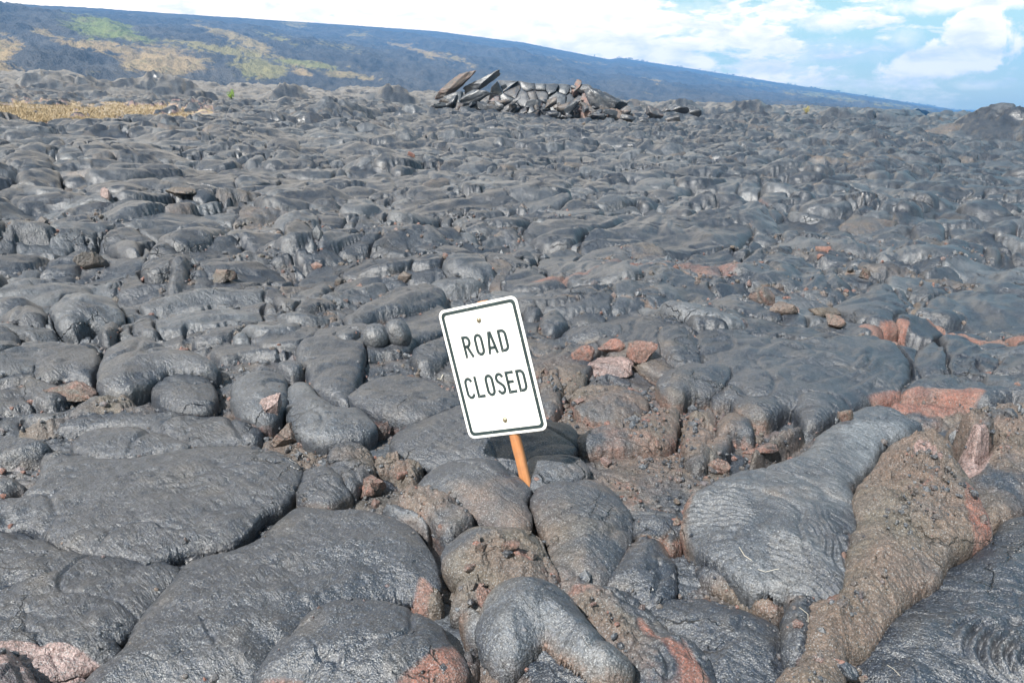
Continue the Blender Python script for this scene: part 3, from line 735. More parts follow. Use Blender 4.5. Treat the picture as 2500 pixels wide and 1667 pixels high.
# lobes butt against each other in narrow open joints
jn = even((edge & (DE < .6 * wdt + cell)).astype(float), 1, 1, 0)
TZ -= jn * np.clip(.02 + .012 * DD, 0, .15) * np.clip(.3 + 2.0 * gn(X * 1.1, Y * 1.1, 36), 0, 1.2) * np.clip((DD - 1.5) / 2, .3, 1)
blk = np.floor(2.2 * (fbm(X * 4.5, Y * 4.5, 2, 58) + .25 * gn(X * 15, Y * 15, 59)) + .5) / 2.2
TZ += rk * nearf ** .5 * ((.030 + .03 * np.clip(RGH - .6, 0, .4) / .4) * jag * stp + .060 * blk * stp + .016 * (.4 - np.abs(fbm(X * 24, Y * 24, 3, 52, .6))))
wr = np.clip(.25 + 1.6 * gn(X * .9, Y * .9, 82), 0, 1) * (~gap) * np.clip(DD / 2.5, .4, 1.6) * np.clip(1.5 - DD / 22, 0, 1)
TZ += wr * .016 * (np.abs(gn(fv * 14 + 1.5 * gn(X * 2, Y * 2, 83), fu * 3.2, 84)) * 2 - .5)
fine_z = (~gap) * stp * (.0035 * fbm(X * 26, Y * 26, 2, 47) * nearf)
TZ = TZ + fine_z
XS = X + DX; YS = Y + DY
TZ = np.where(DD > 165, TZ - (DD - 165) * .06, TZ)

jw = even((edge & (DE < wdt + 2 * cell)).astype(float), 5, 3, 0); jw = np.maximum(jw, np.clip(1 - DE / .035, 0, 1) * (~gap))
cR = at(1500, 1020); rb = np.exp(-((X - cR[0]) / .62) ** 2 - ((Y - cR[1]) / 1.1) ** 2)
cR2 = at(1250, 1350); rb = np.maximum(rb, np.exp(-((X - cR2[0]) / .25) ** 2 - ((Y - cR2[1]) / .45) ** 2))
nr_ = gn(X * 1.6, Y * 1.6, 37) + .6 * gn(X * 5, Y * 5, 38)
RGH = np.maximum(RGH, jw * np.clip(.25 + 1.2 * nr_ + .5 * rb, 0, .9) * np.clip(1.3 - DD / 12, 0, 1))
RED = np.maximum(RED, jw * np.clip(-.02 + 1.1 * nr_ + .75 * rb, 0, .8) * np.clip(1.3 - DD / 12, 0, 1))
RGH = np.maximum(RGH, rb * np.clip(.55 + 1.1 * gn(X * 2.1, Y * 2.1, 39), 0, .8))
RED = np.where(gap, RED + .4 * rb, RED)
V = np.stack([XS, YS, TZ], -1).reshape(-1, 3)
C4 = np.stack([RED.clip(0, 1.2), RGH.clip(0, 1), PAL, PNK], -1).reshape(-1, 4)
idx = np.arange(NR * NC).reshape(NR, NC)
Q = np.stack([idx[:-1, :-1], idx[:-1, 1:], idx[1:, 1:], idx[1:, :-1]], -1).reshape(-1, 4)[:, ::-1]
QW = WIN.ravel()[Q].max(1)
ids, cnt = np.unique(QW, return_counts=True)
keep = [int(i) for i, c in sorted(zip(ids, cnt), key=lambda q: -q[1]) if i >= 0][:298]
slot = np.full(nid + 2, -1, np.int32); slot[keep] = np.arange(len(keep))
QS = np.where(QW >= 0, slot[QW], -1)


def part_mesh(name, F_):
    u, inv_ = np.unique(F_, return_inverse=True)
    return mesh_np(name, V[u], inv_.reshape(F_.shape), C4[u])


# the plain goes on, plainly, beside and behind the camera
def skirt():
    n1_, n2_ = 150, 260
    aa = np.linspace(AZM, 2 * math.pi - AZM, n2_); dd = np.concatenate([[.0], np.geomspace(.8, 260, n1_)])
    a, d = np.meshgrid(aa, dd); x, y = d * np.sin(a), d * np.cos(a)
    z = base_z(x, y) - .10 + np.clip(d, 0, 1) * (.22 * np.abs(gn(x / .9 + .3 * gn(x, y, 8), y / .6, 69)) + .12 * np.abs(gn(x / .4, y / .3, 70)))
    v = np.stack([x, y, z], -1).reshape(-1, 3); i = np.arange(v.shape[0]).reshape(a.shape)
    q = np.stack([i[:-1, :-1], i[:-1, 1:], i[1:, 1:], i[1:, :-1]], -1).reshape(-1, 4)
    # and in front, under the near edge of the detailed field
    aa2 = np.linspace(-AZM, AZM, 40); dd2 = np.linspace(0, dist[0], 6); a, d = np.meshgrid(aa2, dd2)
    x, y = d * np.sin(a), d * np.cos(a); v2 = np.stack([x, y, base_z(x, y) - .10], -1).reshape(-1, 3)
    i = np.arange(v2.shape[0]).reshape(a.shape) + len(v)
    q2 = np.stack([i[:-1, :-1], i[:-1, 1:], i[1:, 1:], i[1:, :-1]], -1).reshape(-1, 4)
    return np.concatenate([v, v2]), np.concatenate([q, q2])


sv, sq = skirt()
fb = Q[QS < 0]; u, inv_ = np.unique(fb, return_inverse=True)
v_all = np.concatenate([V[u], sv]); q_all = np.concatenate([inv_.reshape(fb.shape), (sq + len(u))[:, ::-1]])
sc4 = np.zeros((len(sv), 4)); sc4[:, 1] = .15; sc4[:, 2] = .1
field = link('lava_field', mesh_np('lava_field', v_all, q_all, np.concatenate([C4[u], sc4])), M_LAVA)
tag(field, kind='structure')
order = np.argsort(QS, kind='stable'); qs = QS[order]
st = np.searchsorted(qs, np.arange(len(keep))); en = np.searchsorted(qs, np.arange(len(keep)), side='right')
for k in range(len(keep)):
    if en[k] - st[k] < 40: continue
    link('lava_lobe', part_mesh('lava_lobe', Q[order[st[k]:en[k]]]), M_LAVA, field)


def ground_z(x, y):
    """height of the built field at a point"""
    d = math.hypot(x, y); a = math.atan2(x, y)
    i = min(max(int(np.searchsorted(dist, d)), 1), NR - 2); j = min(max(int(round((a + AZM) / (2 * AZM) * (NC - 1))), 1), NC - 2)
    return float(TZ[i, j])


# look-up: where a photograph pixel's ray first meets the built field
def hit(px, py):
    r = ray(px, py); r = r / math.hypot(r[0], r[1])
    dcur = .9
    while dcur < 180:
        z = H + r[2] * dcur
        if ground_z(r[0] * dcur, r[1] * dcur) >= z: break
        dcur *= 1.006
    return np.array([r[0] * dcur, r[1] * dcur, ground_z(r[0] * dcur, r[1] * dcur)])

# ------------------------------------------------------------------ the hillside behind
def interp(x, xs, ys): return np.interp(x, xs, ys)


S2 = 2500 / 2352
crest_px = [(-900, -60), (-400, -25), (0, 8), (200, 18), (400, 32), (600, 45), (800, 58), (1000, 72), (1200, 98), (1400, 137), (1424, 133), (1600, 160), (1800, 192), (2000, 222), (2230, 258), (2352, 275), (2800, 300)]
ca, ce = zip(*[px_angles(a * S2, b * S2) for a, b in crest_px])
NH, NV = 620, 150
ha = np.linspace(math.radians(-46), math.radians(40), NH); ht = np.linspace(0, 1, NV)
A2, T2 = np.meshgrid(ha, ht, indexing='ij')
Dc = 2900 + 1500 * (A2 / math.radians(40)).clip(-1, 1)
D0 = 700 + 300 * (A2 / math.radians(40)).clip(-1, 1)
crest_h = H + Dc * np.tan(interp(A2, ca, ce))
DH = D0 + (Dc - D0) * T2
Z0 = -8 - .03 * DH * np.sin(A2)
hx_, hy_ = DH * np.sin(A2), DH * np.cos(A2)
ease = T2 ** 1.05
nz = fbm(hx_ / 420, hy_ / 420, 4, 81) * 22 * T2 * (1 - T2) * 4 + fbm(hx_ / 45, hy_ / 45, 4, 85, .7) * 7 * (1 - T2 ** 6) + fbm(hx_ / 12, hy_ / 12, 2, 87) * 1.5
foot = H + DH * np.tan(interp(A2, [px_angles(0, 190)[0], px_angles(1250, 250)[0], px_angles(2500, 290)[0]], [px_angles(0, 200)[1], px_angles(1250, 250)[1], px_angles(2500, 292)[1]]))
HZ = foot * (1 - ease) + crest_h * ease + nz
# beyond the crest the ground flattens off
back = HZ[:, -1:] * np.array([1.0, .98]) ; 
PYh = np.degrees(np.arctan2(HZ - H, DH))
# coloured grass patches: ellipses in (azimuth, elevation) as seen, written as a colour of the ground
PA = np.zeros(A2.shape); PG = np.zeros(A2.shape)
wa = A2 + math.radians(1.1) * fbm(hx_ / 190, hy_ / 260, 4, 91, .6); we = np.radians(PYh) + math.radians(.30) * fbm(hx_ / 110, hy_ / 150, 4, 95, .6)
for (x, y, wx, wy, rot, g, kk) in ((250, 68, 170, 44, .2, 1, 1), (290, 85, 90, 26, .2, .7, .9), (108, 75, 66, 16, .3, .1, .9), (20, 115, 70, 60, .1, .1, .9), (22, 160, 90, 30, 0, .1, .8), (240, 108, 180, 18, .15, .1, 1),
                                (375, 143, 170, 58, 0, .05, 1), (520, 115, 240, 20, .12, .5, 1), (500, 70, 130, 16, .3, .3, .7), (570, 100, 170, 20, .3, .3, .9), (590, 155, 130, 46, .1, .55, 1), (720, 148, 190, 18, .12, .7, 1),
                                (800, 172, 120, 12, .1, .3, 1), (700, 166, 60, 22, .2, .2, 1), (668, 55, 70, 26, 0, .4, .6), (640, 90, 140, 16, .3, .6, .6), (965, 118, 130, 14, .3, .2, .9), (560, 170, 60, 16, 0, .7, .9), (1045, 138, 80, 10, .3, .3, .7),
                                (1500, 185, 70, 8, .3, .3, .9), (1360, 145, 60, 8, .2, .3, .5), (830, 80, 90, 20, .2, .4, .5), (1280, 136, 60, 7, .2, .3, .6), (860, 183, 60, 7, 0, .3, .9), (1900, 222, 200, 14, .15, .6, .6), (2060, 240, 140, 9, .15, .6, .7),
                                (1700, 188, 200, 10, .17, .6, .5), (1820, 214, 90, 7, .2, .4, .5), (780, 110, 160, 16, .2, .5, .5)):
    a0, e0 = px_angles(x * S2, y * S2); ra, re = wx * S2 / F / 2, wy * S2 / F / 2
    u = ((wa - a0) * math.cos(rot) - (we - e0) * math.sin(rot)) / ra; v = ((we - e0) * math.cos(rot) + (wa - a0) * math.sin(rot)) / re
    m = np.clip((1.25 - np.sqrt(u * u + v * v)) / .8, 0, 1) * kk
    PG = np.where(m > PA, g, PG); PA = np.maximum(PA, m)
xb = (DH[:, -1:] + 500) * np.sin(A2[:, -1:]); yb = (DH[:, -1:] + 500) * np.cos(A2[:, -1:]); zb = HZ[:, -1:] - 10
hv = np.stack([np.concatenate([hx_, xb], 1), np.concatenate([hy_, yb], 1), np.concatenate([HZ, zb], 1)], -1).reshape(-1, 3)
hc = np.zeros((NH, NV + 1, 4)); hc[:, :NV, 0] = PA; hc[:, :NV, 1] = PG; hc[..., 3] = 1
i = np.arange(NH * (NV + 1)).reshape(NH, NV + 1)
hq = np.stack([i[:-1, :-1], i[1:, :-1], i[1:, 1:], i[:-1, 1:]], -1).reshape(-1, 4)
mt = bpy.data.materials.new('hillside'); mt.use_nodes = True; t_ = mt.node_tree; t_.nodes.clear(); k = NT(t_)
P_ = k.n('ShaderNodeNewGeometry').outputs['Position']
at_ = k.n('ShaderNodeAttribute', attribute_name='mask'); s_ = k.n('ShaderNodeSeparateColor', i_0=at_.outputs['Color'])
n_a = k.noise(P_, .012, 6, .7); n_b = k.noise(P_, .06, 5, .75); n_c = k.noise(k.vm('MULTIPLY', P_, (.02, .006, .01)), 1, 5, .7)
c = k.mix(k.ramp(n_a, .4, .6), (.034, .040, .050), (.070, .074, .080))
c = k.mix(k.m('MULTIPLY', k.ramp(n_c, .5, .66), .5), c, (.085, .08, .07))
c = k.mix(k.m('MULTIPLY', k.ramp(n_b, .35, .7), .5), c, (.075, .075, .075))
gr = k.mix(k.ramp(s_.outputs[1], .2, .9), (.25, .19, .11), (.14, .165, .06))
gr = k.mix(k.ramp(n_b, .5, .7), gr, (.13, .12, .07))
f = k.ramp(k.m('ADD', s_.outputs[0], k.m('MULTIPLY', k.m('SUBTRACT', k.m('ADD', k.m('MULTIPLY', n_b, .5), k.m('MULTIPLY', k.noise(P_, .022, 6, .75), .5)), .5), 4.2)), .36, .72)
c = k.mix(f, c, gr)
bsd = k.n('ShaderNodeBsdfPrincipled', i_Base_Color=c, i_Roughness=.95)
bsd.inputs['Specular IOR Level'].default_value = .2
bp = k.n('ShaderNodeBump', i_Strength=1.0, i_Distance=6.0, i_Height=n_b); t_.links.new(bp.outputs[0], bsd.inputs['Normal'])
t_.links.new(bsd.outputs[0], k.n('ShaderNodeOutputMaterial').inputs[0])
hill = link('hill', mesh_np('hill', hv, hq, hc.reshape(-1, 4)), mt); tag(hill, kind='structure')

# low coastal ground between the lava field and the hill, so the world has a floor everywhere
M_PL = simple_mat('far_plain_lava', (.03, .032, .036), .8, .3, (.06, .058, .055), .02)
n = 90; ring = [(d, a) for d in (150, 600, 1500, 4000, 9000) for a in np.linspace(0, 2 * math.pi, n, endpoint=False)]
pv = np.array([(d * math.sin(a), d * math.cos(a), -14 - .004 * d) for d, a in ring]); pq = []
for rI in range(4):
    for j in range(n): pq.append((rI * n + j, rI * n + (j + 1) % n, (rI + 1) * n + (j + 1) % n, (rI + 1) * n + j))
plain = link('coastal_plain', mesh_np('coastal_plain', pv, np.array(pq)[:, ::-1]), M_PL); tag(plain, kind='structure')

# tiny tree crowns along the hill's crest
tv, tf = [], []
R2 = random.Random(8)
for _ in range(70):
    j = int(NH * R2.uniform(.60, .90)) 
    base = np.array([hx_[j, -1], hy_[j, -1], HZ[j, -1]]); sz = R2.uniform(1.5, 4.5)
    ex = R2.uniform(.7, 1.8)
    for kk in range(3):
        o_ = base + np.array([R2.uniform(-1, 1) * sz * ex, R2.uniform(-1, 1) * sz, sz * R2.uniform(.4, 1)]); b0 = len(tv)
        for d_ in ((1, 0, 0), (0, 1, 0), (-1, 0, 0), (0, -1, 0), (0, 0, 1), (0, 0, -1)):
            tv.append(o_ + np.array(d_) * sz * .6 * np.array([ex, 1, .7]))
        for a_, b_ in ((0, 1), (1, 2), (2, 3), (3, 0)): tf += [(b0 + a_, b0 + b_, b0 + 4), (b0 + b_, b0 + a_, b0 + 5)]
tr = link('treeline', mesh_np('treeline', np.array(tv), np.array(tf)), simple_mat('treeline_leaves', (.04, .055, .025), .9, .2, (.07, .08, .04), .2))
tag(tr, 'thin line of distant scrubby trees along the crest of the hill', 'trees', kind='stuff')

# ------------------------------------------------------------------ loose rocks and slabs
def ico(n):
    import bmesh
    bm = bmesh.new(); bmesh.ops.create_icosphere(bm, subdivisions=n, radius=1)
    v = np.array([x.co[:] for x in bm.verts]); f = np.array([[y.index for y in x.verts] for x in bm.faces]); bm.free(); return v, f


ICO3, ICO4 = ico(4), ico(5)


def rock_mesh(seed, dims, planes=9, flat=.0, hi=True, red=.0, rough=.5, pale=.2, pink=0.0, rough_amp=1.0):
    R3 = np.random.default_rng(seed); v, f = (ICO4 if hi else ICO3); v = v.copy()
    if planes > 3: v = np.sign(v) * np.abs(v) ** .5
    for i in range(planes):
        nrm = R3.normal(size=3); nrm /= np.linalg.norm(nrm); dd = R3.uniform(.42, .8)
        ex = np.clip(v @ nrm - dd, 0, None); v -= ex[:, None] * nrm
    v /= np.abs(v).max(0)
    o = seed * 3.7
    nn = fbm(v[:, 0] * 2.2 + v[:, 2] * 1.7 + o, v[:, 1] * 2.2 - v[:, 2] * 1.3 + o, 4, seed % 30, .6)
    n2_ = np.abs(fbm(v[:, 0] * 7 + v[:, 2] * 5 + o, v[:, 1] * 7 - v[:, 2] * 6, 3, seed % 20, .6))
    v *= (1 + rough_amp * (.16 * nn - .10 * n2_))[:, None]
    v *= np.array(dims) / 2
    c = np.zeros((len(v), 4)); c[:, 0] = red + .35 * nn; c[:, 1] = rough; c[:, 2] = pale; c[:, 3] = pink
    c[:, :2] = c[:, :2].clip(0, 1)
    # dark glassy skin on the top faces of a broken plate
    return mesh_np('rock', v, f, c)


# px, py (centre), width px, height px, depth/width, rot z, tilt x, tilt y, red, rough, pink, label, category
ROCKS = [
 (663, 1018, 62, 52, .7, .3, .2, -.35, .30, .4, .9, 'angular pink-grey stone with a pale top, at the left end of the round cracked toes', 'stone'),
 (690, 1068, 80, 62, .8, .8, .1, .2, .35, .7, 0, 'rough dark brown stone just in front of the pink-topped stone', 'stone'),
 (907, 1188, 84, 70, .9, .4, .3, .1, .55, .6, 0, 'pitted grey stone with a rusty face over a dark hole, left of the stake', 'stone'),
 (985, 1168, 40, 30, .8, .4, .1, .1, .6, .6, 0, 'small rusty stone wedged beside the pitted stone', 'stone'),
 (936, 1050, 36, 60, .8, .2, .1, .3, .55, .5, .2, 'small upright reddish stone at the left end of the toe behind the sign', 'stone'),
 (1428, 855, 62, 56, .8, .2, .05, .05, .75, .5, 0, 'left brick-red block of the pair below the long lava crust right of the sign', 'block'),
 (1494, 858, 66, 54, .8, -.1, .05, -.1, .7, .5, 0, 'right brick-red block of the touching pair right of the sign', 'block'),
 (1568, 856, 80, 58, .8, .3, .1, .1, .95, .35, 0, 'brightest orange-red block, standing against the big grey lobe', 'block'),
 (1464, 900, 160, 46, .6, -.05, .15, 0, .45, .4, .55, 'long flat pinkish slab in front of the two brick-red blocks', 'slab'),
 (160, 1132 - 160, 130, 34, .5, -.05, .2, .1, .45, .6, 0, 'flat rusty slab lying in gravel at the left edge', 'slab'),
 (222, 632, 80, 62, .5, .3, .2, .5, .05, .5, 0, 'dark tilted slab with a black shaded face, standing among lobes at left', 'slab'),
 (548, 672, 62, 42, .6, .2, .1, -.3, .3, .6, 0, 'small brown tilted stone with a black side, right of the tilted slab', 'stone'),
 (1870, 720, 80, 60, .7, .2, .2, .2, .45, .5, 0, 'dark reddish broken chunk under the arched crust at right', 'stone'),
 (1910, 745, 70, 40, .7, .1, .0, .1, .2, .6, 0, 'grey broken chunk at the mouth of the right-hand hollow', 'stone'),
 (2022, 760, 110, 34, .6, .4, .2, .1, .05, .8, 0, 'pale grey-olive chunk lying in the right-hand hollow', 'stone'),
 (2040, 785, 56, 38, .8, .2, .1, -.2, .4, .6, .2, 'pinkish brown stone in front of the pale chunk in the hollow', 'stone'),
 (1943, 758, 18, 18, .9, .2, .1, -.2, .1, .6, .5, 'small pale round stone between the chunks in the hollow', 'stone'),
 (2012, 610, 40, 14, .6, -.3, .1, -.1, 1, .2, .2, 'thin orange-red shard lying on grey crust in the right middle distance', 'shard'),
 (2004, 628, 22, 16, .6, .3, .1, -.1, 1, .2, .1, 'short orange-red chip below the thin orange shard', 'shard'),
 (2112, 668, 36, 30, .7, .3, .1, -.1, .35, .8, 0, 'crumbly brown lump on top of the right-hand ridge', 'stone'),
 (1752, 1140, 58, 48, .8, .2, .1, .1, .55, .6, .1, 'reddish brown block at the upper left corner of the pale ropy plate', 'block'),
 (1860, 1105, 110, 22, .3, .45, .1, .1, .6, .5, 0, 'thin rusty sliver lying along the ridge above the ropy plate', 'shard'),
 (1773, 1464, 32, 22, .8, .2, .1, .1, .6, .4, .3, 'small flat pink-brown stone on grey crust below the ropy plate', 'stone'),
 (2070, 1012, 44, 40, .7, .2, .1, .1, .4, .7, 0, 'brown stub of rock above the pale top of the ropy plate', 'stone'),
 (262, 478, 34, 36, .6, -.5, .1, .4, .3, .3, .9, 'pinkish stone on ropy crust near the left edge, far left middle distance', 'stone'),
 (430, 468, 84, 20, .6, -.4, .2, .3, .1, .6, 0, 'brown-topped tilted plate with a dark end in the left middle distance', 'slab'),
 (1005, 378, 20, 16, .6, -.4, .2, .3, .8, .3, .3, 'small salmon chip at the foot of a dark toe in the middle distance', 'stone'),
 (1425, 303, 10, 14, .8, .3, .1, .1, .1, .6, 0, 'small dark block in shade below the upturned lava plates', 'stone'),
 (1148, 1392, 50, 26, .6, .4, .1, .1, .5, .5, .1, 'loose rusty fragment in gravel beside the red-sided foreground lobe', 'stone'),
 (1176, 1335, 34, 24, .6, .9, .1, .1, .3, .6, .1, 'small brown fragment on gravel above the loose rusty one', 'stone'),
]
KR = 0
for (px, py, wp, hp, dr, rz, tx, ty, red, rough, pink, label, cat) in ROCKS:
    p = hit(px, py + hp * .42); d = p[1] * math.cos(PITCH) + (H - p[2]) * math.sin(PITCH)
    w_ = wp * d / F; h_ = hp * d / F * 1.05; dp = min(w_ * dr, .6 * w_ + h_)
    KR += 1
    round_ = cat == 'boulder'
    me = rock_mesh(100 + KR * 7, (w_, dp, h_), 3 if round_ else 9, hi=wp > 50, red=red, rough=rough, pink=pink, rough_amp=.35 if round_ else .8)
    o = link({'stone': 'loose_stone', 'block': 'lava_block', 'slab': 'lava_slab', 'shard': 'lava_shard', 'boulder': 'lava_boulder'}[cat], me, M_LAVA)
    o.location = (p[0], p[1] + dp * .25, p[2] + h_ * .24)
    o.rotation_euler = (tx * .6, ty * .6, rz)
    tag(o, label, cat, 'loose rocks on the lava field')

# two round toes budding side by side, left of the sign, and other near-spherical buds
for (px, py, wp, hp, rz) in ((913, 829, 72, 66, .2), (970, 818, 64, 84, -.4), (1128, 1530, 150, 130, .4)):
    if wp > 100: continue
    p = hit(px, py + hp * .30); d = p[1] * math.cos(PITCH) + (H - p[2]) * math.sin(PITCH)
    w_ = wp * d / F; h_ = hp * d / F
    o = link('lava_lobe', rock_mesh(40 + wp, (w_, w_, h_), 1, red=0, rough=0, pale=.35, rough_amp=.25), M_LAVA, field)
    o.location = (p[0], p[1] + w_ * .35, p[2] + h_ * .22); o.rotation_euler = (.2, rz, .3)

# angular fragments of broken crust lying in the hollows
R9 = np.random.default_rng(61)
frag = [rock_mesh(300 + 11 * i_, (1, R9.uniform(.5, .9), R9.uniform(.3, .7)), 10, hi=False, red=[.1, .5, .75, .3, .0, .6, .2, .4][i_], rough=[.6, .5, .4, .7, .5, .6, .3, .8][i_], pink=[0, 0, 0, 0, 0, .45, 0, 0][i_], rough_amp=1.1) for i_ in range(8)]
low_z = TZ - BZ
ok_ = ((gap & (DD < 5)) | ((RGH > .5) & (DD < 4.2))) & (DD > 1.35) & (np.abs(AA) < math.radians(36))
cand_ = np.argwhere(ok_); wt_ = np.array([DD[a, b] ** .8 * (.25 + 2.2 * rb[a, b]) for a, b in cand_]); wt_ /= wt_.sum()
for n_i, q_ in enumerate(R9.choice(len(cand_), 150, p=wt_, replace=False)):
    a, b = cand_[q_]; sz_ = float(np.clip(R9.lognormal(-3.35, .42), .018, .085))
    o = link('lava_fragment', frag[n_i % 8], M_LAVA)
    o.location = (XS[a, b], YS[a, b], TZ[a, b] + sz_ * .12); o.scale = (sz_, sz_, sz_); o.rotation_euler = tuple(R9.uniform(-.5, .5, 2)) + (R9.uniform(0, 6.28),)
    tag(o, 'small %s crust fragment, %s the stake, %s it' % (['dark grey', 'rusty brown', 'brick-red', 'brown', 'dark', 'pinkish', 'grey', 'reddish brown'][n_i % 8], 'left of' if X[a, b] < -.25 else 'right of' if X[a, b] > .3 else 'level with', 'nearer than' if Y[a, b] < 2.1 else 'just around' if Y[a, b] < 2.8 else 'farther than'), 'rock fragment', 'small lava fragments around the sign')

# broken mound of upturned plates on the skyline
tm = bpy.data.objects.new('broken_mound', None); COL.objects.link(tm)
mp = hit(1270, 284); TD = float(mp[1])
tm.location = mp
tag(tm, 'broken mound of tilted pale grey lava plates rising on the skyline behind the sign', 'mound')
bx0, bz0 = tm.location.x, tm.location.z


def plate(px, py, wp, hp, rot, thick=.5, yoff=0.0, red=0, rough=0, pale=1.0, seed=1, planes=5, name='plate'):
    yoff += .6 + max(0, (284 - py)) * TD / F * .9; d = TD + yoff; r = ray(px, py); r = r / r[1]
    w_, h_ = wp * TD / F * 1.25, hp * TD / F * 1.25
    me = rock_mesh(seed, (w_, min(w_, h_) * thick * 2 + .1, h_), planes + 3, hi=wp > 88, red=red, rough=rough, pale=pale * .6, rough_amp=.8)
    o = link(name, me, M_LAVA, tm)
    o.location = (r[0] * d - tm.location.x, d - tm.location.y, H + r[2] * d - tm.location.z)
    o.rotation_euler = (.15, rot, .0)
    return o


sd0 = 900
for a in ((1112, 205, 96, 22, -.72, .6, .2, .35, .5, .3), (1172, 206, 92, 24, -.55, .6, .3, 0, .1, 1.0), (1148, 238, 100, 26, -.48, .6, -.3, 0, 0, .9), (1110, 245, 40, 26, -.3, .5, -.3, 0, 0, .8),
         (1406, 218, 18, 36, .2, .7, .5, .55, .5, .2), (1425, 262, 42, 44, .6, .6, -.2, .5, .4, .6),
          (1425, 222, 34, 22, .1, .6, .5, .1, .3, .8), (1444, 240, 26, 22, .2, .6, .3, .2, .4, .6), (1480, 258, 96, 42, .42, .5, .1, 0, 0, .2), (1520, 285, 60, 22, .2, .6, -.1, .3, .6, 0), (1075, 258, 44, 14, .1, .6, -.4, 0, 0, .6), (1185, 262, 36, 14, .2, .6, -.5, 0, 0, .9)):
    sd0 += 1
    plate(*a[:6], yoff=a[6], red=a[7], rough=a[8], pale=a[9], seed=sd0)
# the near face of the mound: crust plates that still fit together, with open joints between them
def clip_poly(poly, a, b, c):
    """keep the part of a polygon where a*x + b*y <= c"""
    out = []
    for p, q in zip(poly, poly[1:] + poly[:1]):
        fp, fq = a * p[0] + b * p[1] - c, a * q[0] + b * q[1] - c
        if fp <= 0: out.append(p)
        if fp * fq < 0: t_ = fp / (fp - fq); out.append((p[0] + (q[0] - p[0]) * t_, p[1] + (q[1] - p[1]) * t_))
    return out


R8 = random.Random(21)
PXM = TD / F                                        # metres per photo pixel at the mound
seeds = []
for a in range(11):
    for b in range(3):
        if R8.random() < .8: seeds.append((1205 + 27 * a + R8.uniform(-15, 15) + 9 * (b % 2), 214 + 27 * b + R8.uniform(-12, 12)))
outl = [(1190, 262), (1198, 214), (1216, 196), (1262, 198), (1310, 205), (1370, 205), (1440, 214), (1476, 226), (1486, 262), (1450, 290), (1200, 290)]
for sx_, sy_ in seeds:
    poly = list(outl)
    for ox_, oy_ in seeds:
        if (ox_, oy_) == (sx_, sy_) or math.hypot(ox_ - sx_, oy_ - sy_) > 70: continue
        a_, b_ = ox_ - sx_, oy_ - sy_; c_ = (ox_ ** 2 + oy_ ** 2 - sx_ ** 2 - sy_ ** 2) / 2
        poly = clip_poly(poly, a_, b_, c_)
        if len(poly) < 3: break
    if len(poly) < 3: continue
    mx, my = sum(p[0] for p in poly) / len(poly), sum(p[1] for p in poly) / len(poly)
    dn = []
    for p, q in zip(poly, poly[1:] + poly[:1]):
        n_ = 3
        for i_ in range(n_): dn.append((p[0] + (q[0] - p[0]) * i_ / n_ + R8.uniform(-.8, .8), p[1] + (q[1] - p[1]) * i_ / n_ + R8.uniform(-.8, .8)))
    tilt_x, tilt_y, push = R8.uniform(-.5, .5), R8.uniform(-.6, .6), R8.uniform(-.5, .5)
    def pt(px, py, sh, dep_):
        px, py = mx + (px - mx) * sh, my + (py - my) * sh
        v_ = (px - 1330) / 150
        y = .9 + (284 - py) * PXM * .9 + v_ * v_ * 1.2 + push + (px - mx) * PXM * tilt_x + (py - my) * PXM * tilt_y + dep_
        r_ = ray(px, py); r_ = r_ / r_[1]; yy = TD + y
        return (r_[0] * yy - mp[0], y, H + r_[2] * yy - mp[2] - y * .0)
    vs, n_ = [], len(dn)
    for sh, dep_ in ((.86, -.05), (.96, -.01), (.985, .08), (.93, .75)): vs += [pt(px, py, sh, dep_) for px, py in dn]
    vs.append(pt(mx, my, 1, -.07))
    fs = [(k_ * n_ + i_, k_ * n_ + (i_ + 1) % n_, (k_ + 1) * n_ + (i_ + 1) % n_, (k_ + 1) * n_ + i_) for k_ in range(3) for i_ in range(n_)]
    fs += [((i_ + 1) % n_, i_, 4 * n_) for i_ in range(n_)]
    me = bpy.data.meshes.new('plate'); me.from_pydata(vs, [], fs); me.update(); me.shade_smooth()
    at2 = me.color_attributes.new('mask', 'FLOAT_COLOR', 'POINT')
    cc_ = (.45 if R8.random() < .15 else 0, .45 * R8.random(), R8.uniform(.0, .9), 0)
    at2.data.foreach_set('color', np.tile(np.array(cc_, np.float32), len(vs)))
    link('plate', me, M_LAVA, tm)
for i_ in range(90):
    px_ = R8.gauss(1320, 150); e_ = abs(px_ - 1310) / 250
    plate(px_, 270 + (px_ - 1200) * .03 - (1 - min(e_, 1)) * 8 + R8.uniform(-22, 14), R8.uniform(12, 44), R8.uniform(8, 18), R8.uniform(-.6, .6), .5, R8.uniform(-.9, .6), .3 * (R8.random() < .2), R8.uniform(0, .5), R8.uniform(0, .4), 1500 + i_, name='rubble')
# rubble core behind the plates
me = rock_mesh(871, (300 * PXM, 3.4, 95 * PXM), 2, red=.1, rough=.5, pale=.2, rough_amp=.9)
o = link('mound_core', me, M_LAVA, tm); r = ray(1335, 262); r = r / r[1]
o.location = (r[0] * (TD + 4.0) - mp[0], 4.0, H + r[2] * (TD + 4.0) - mp[2])

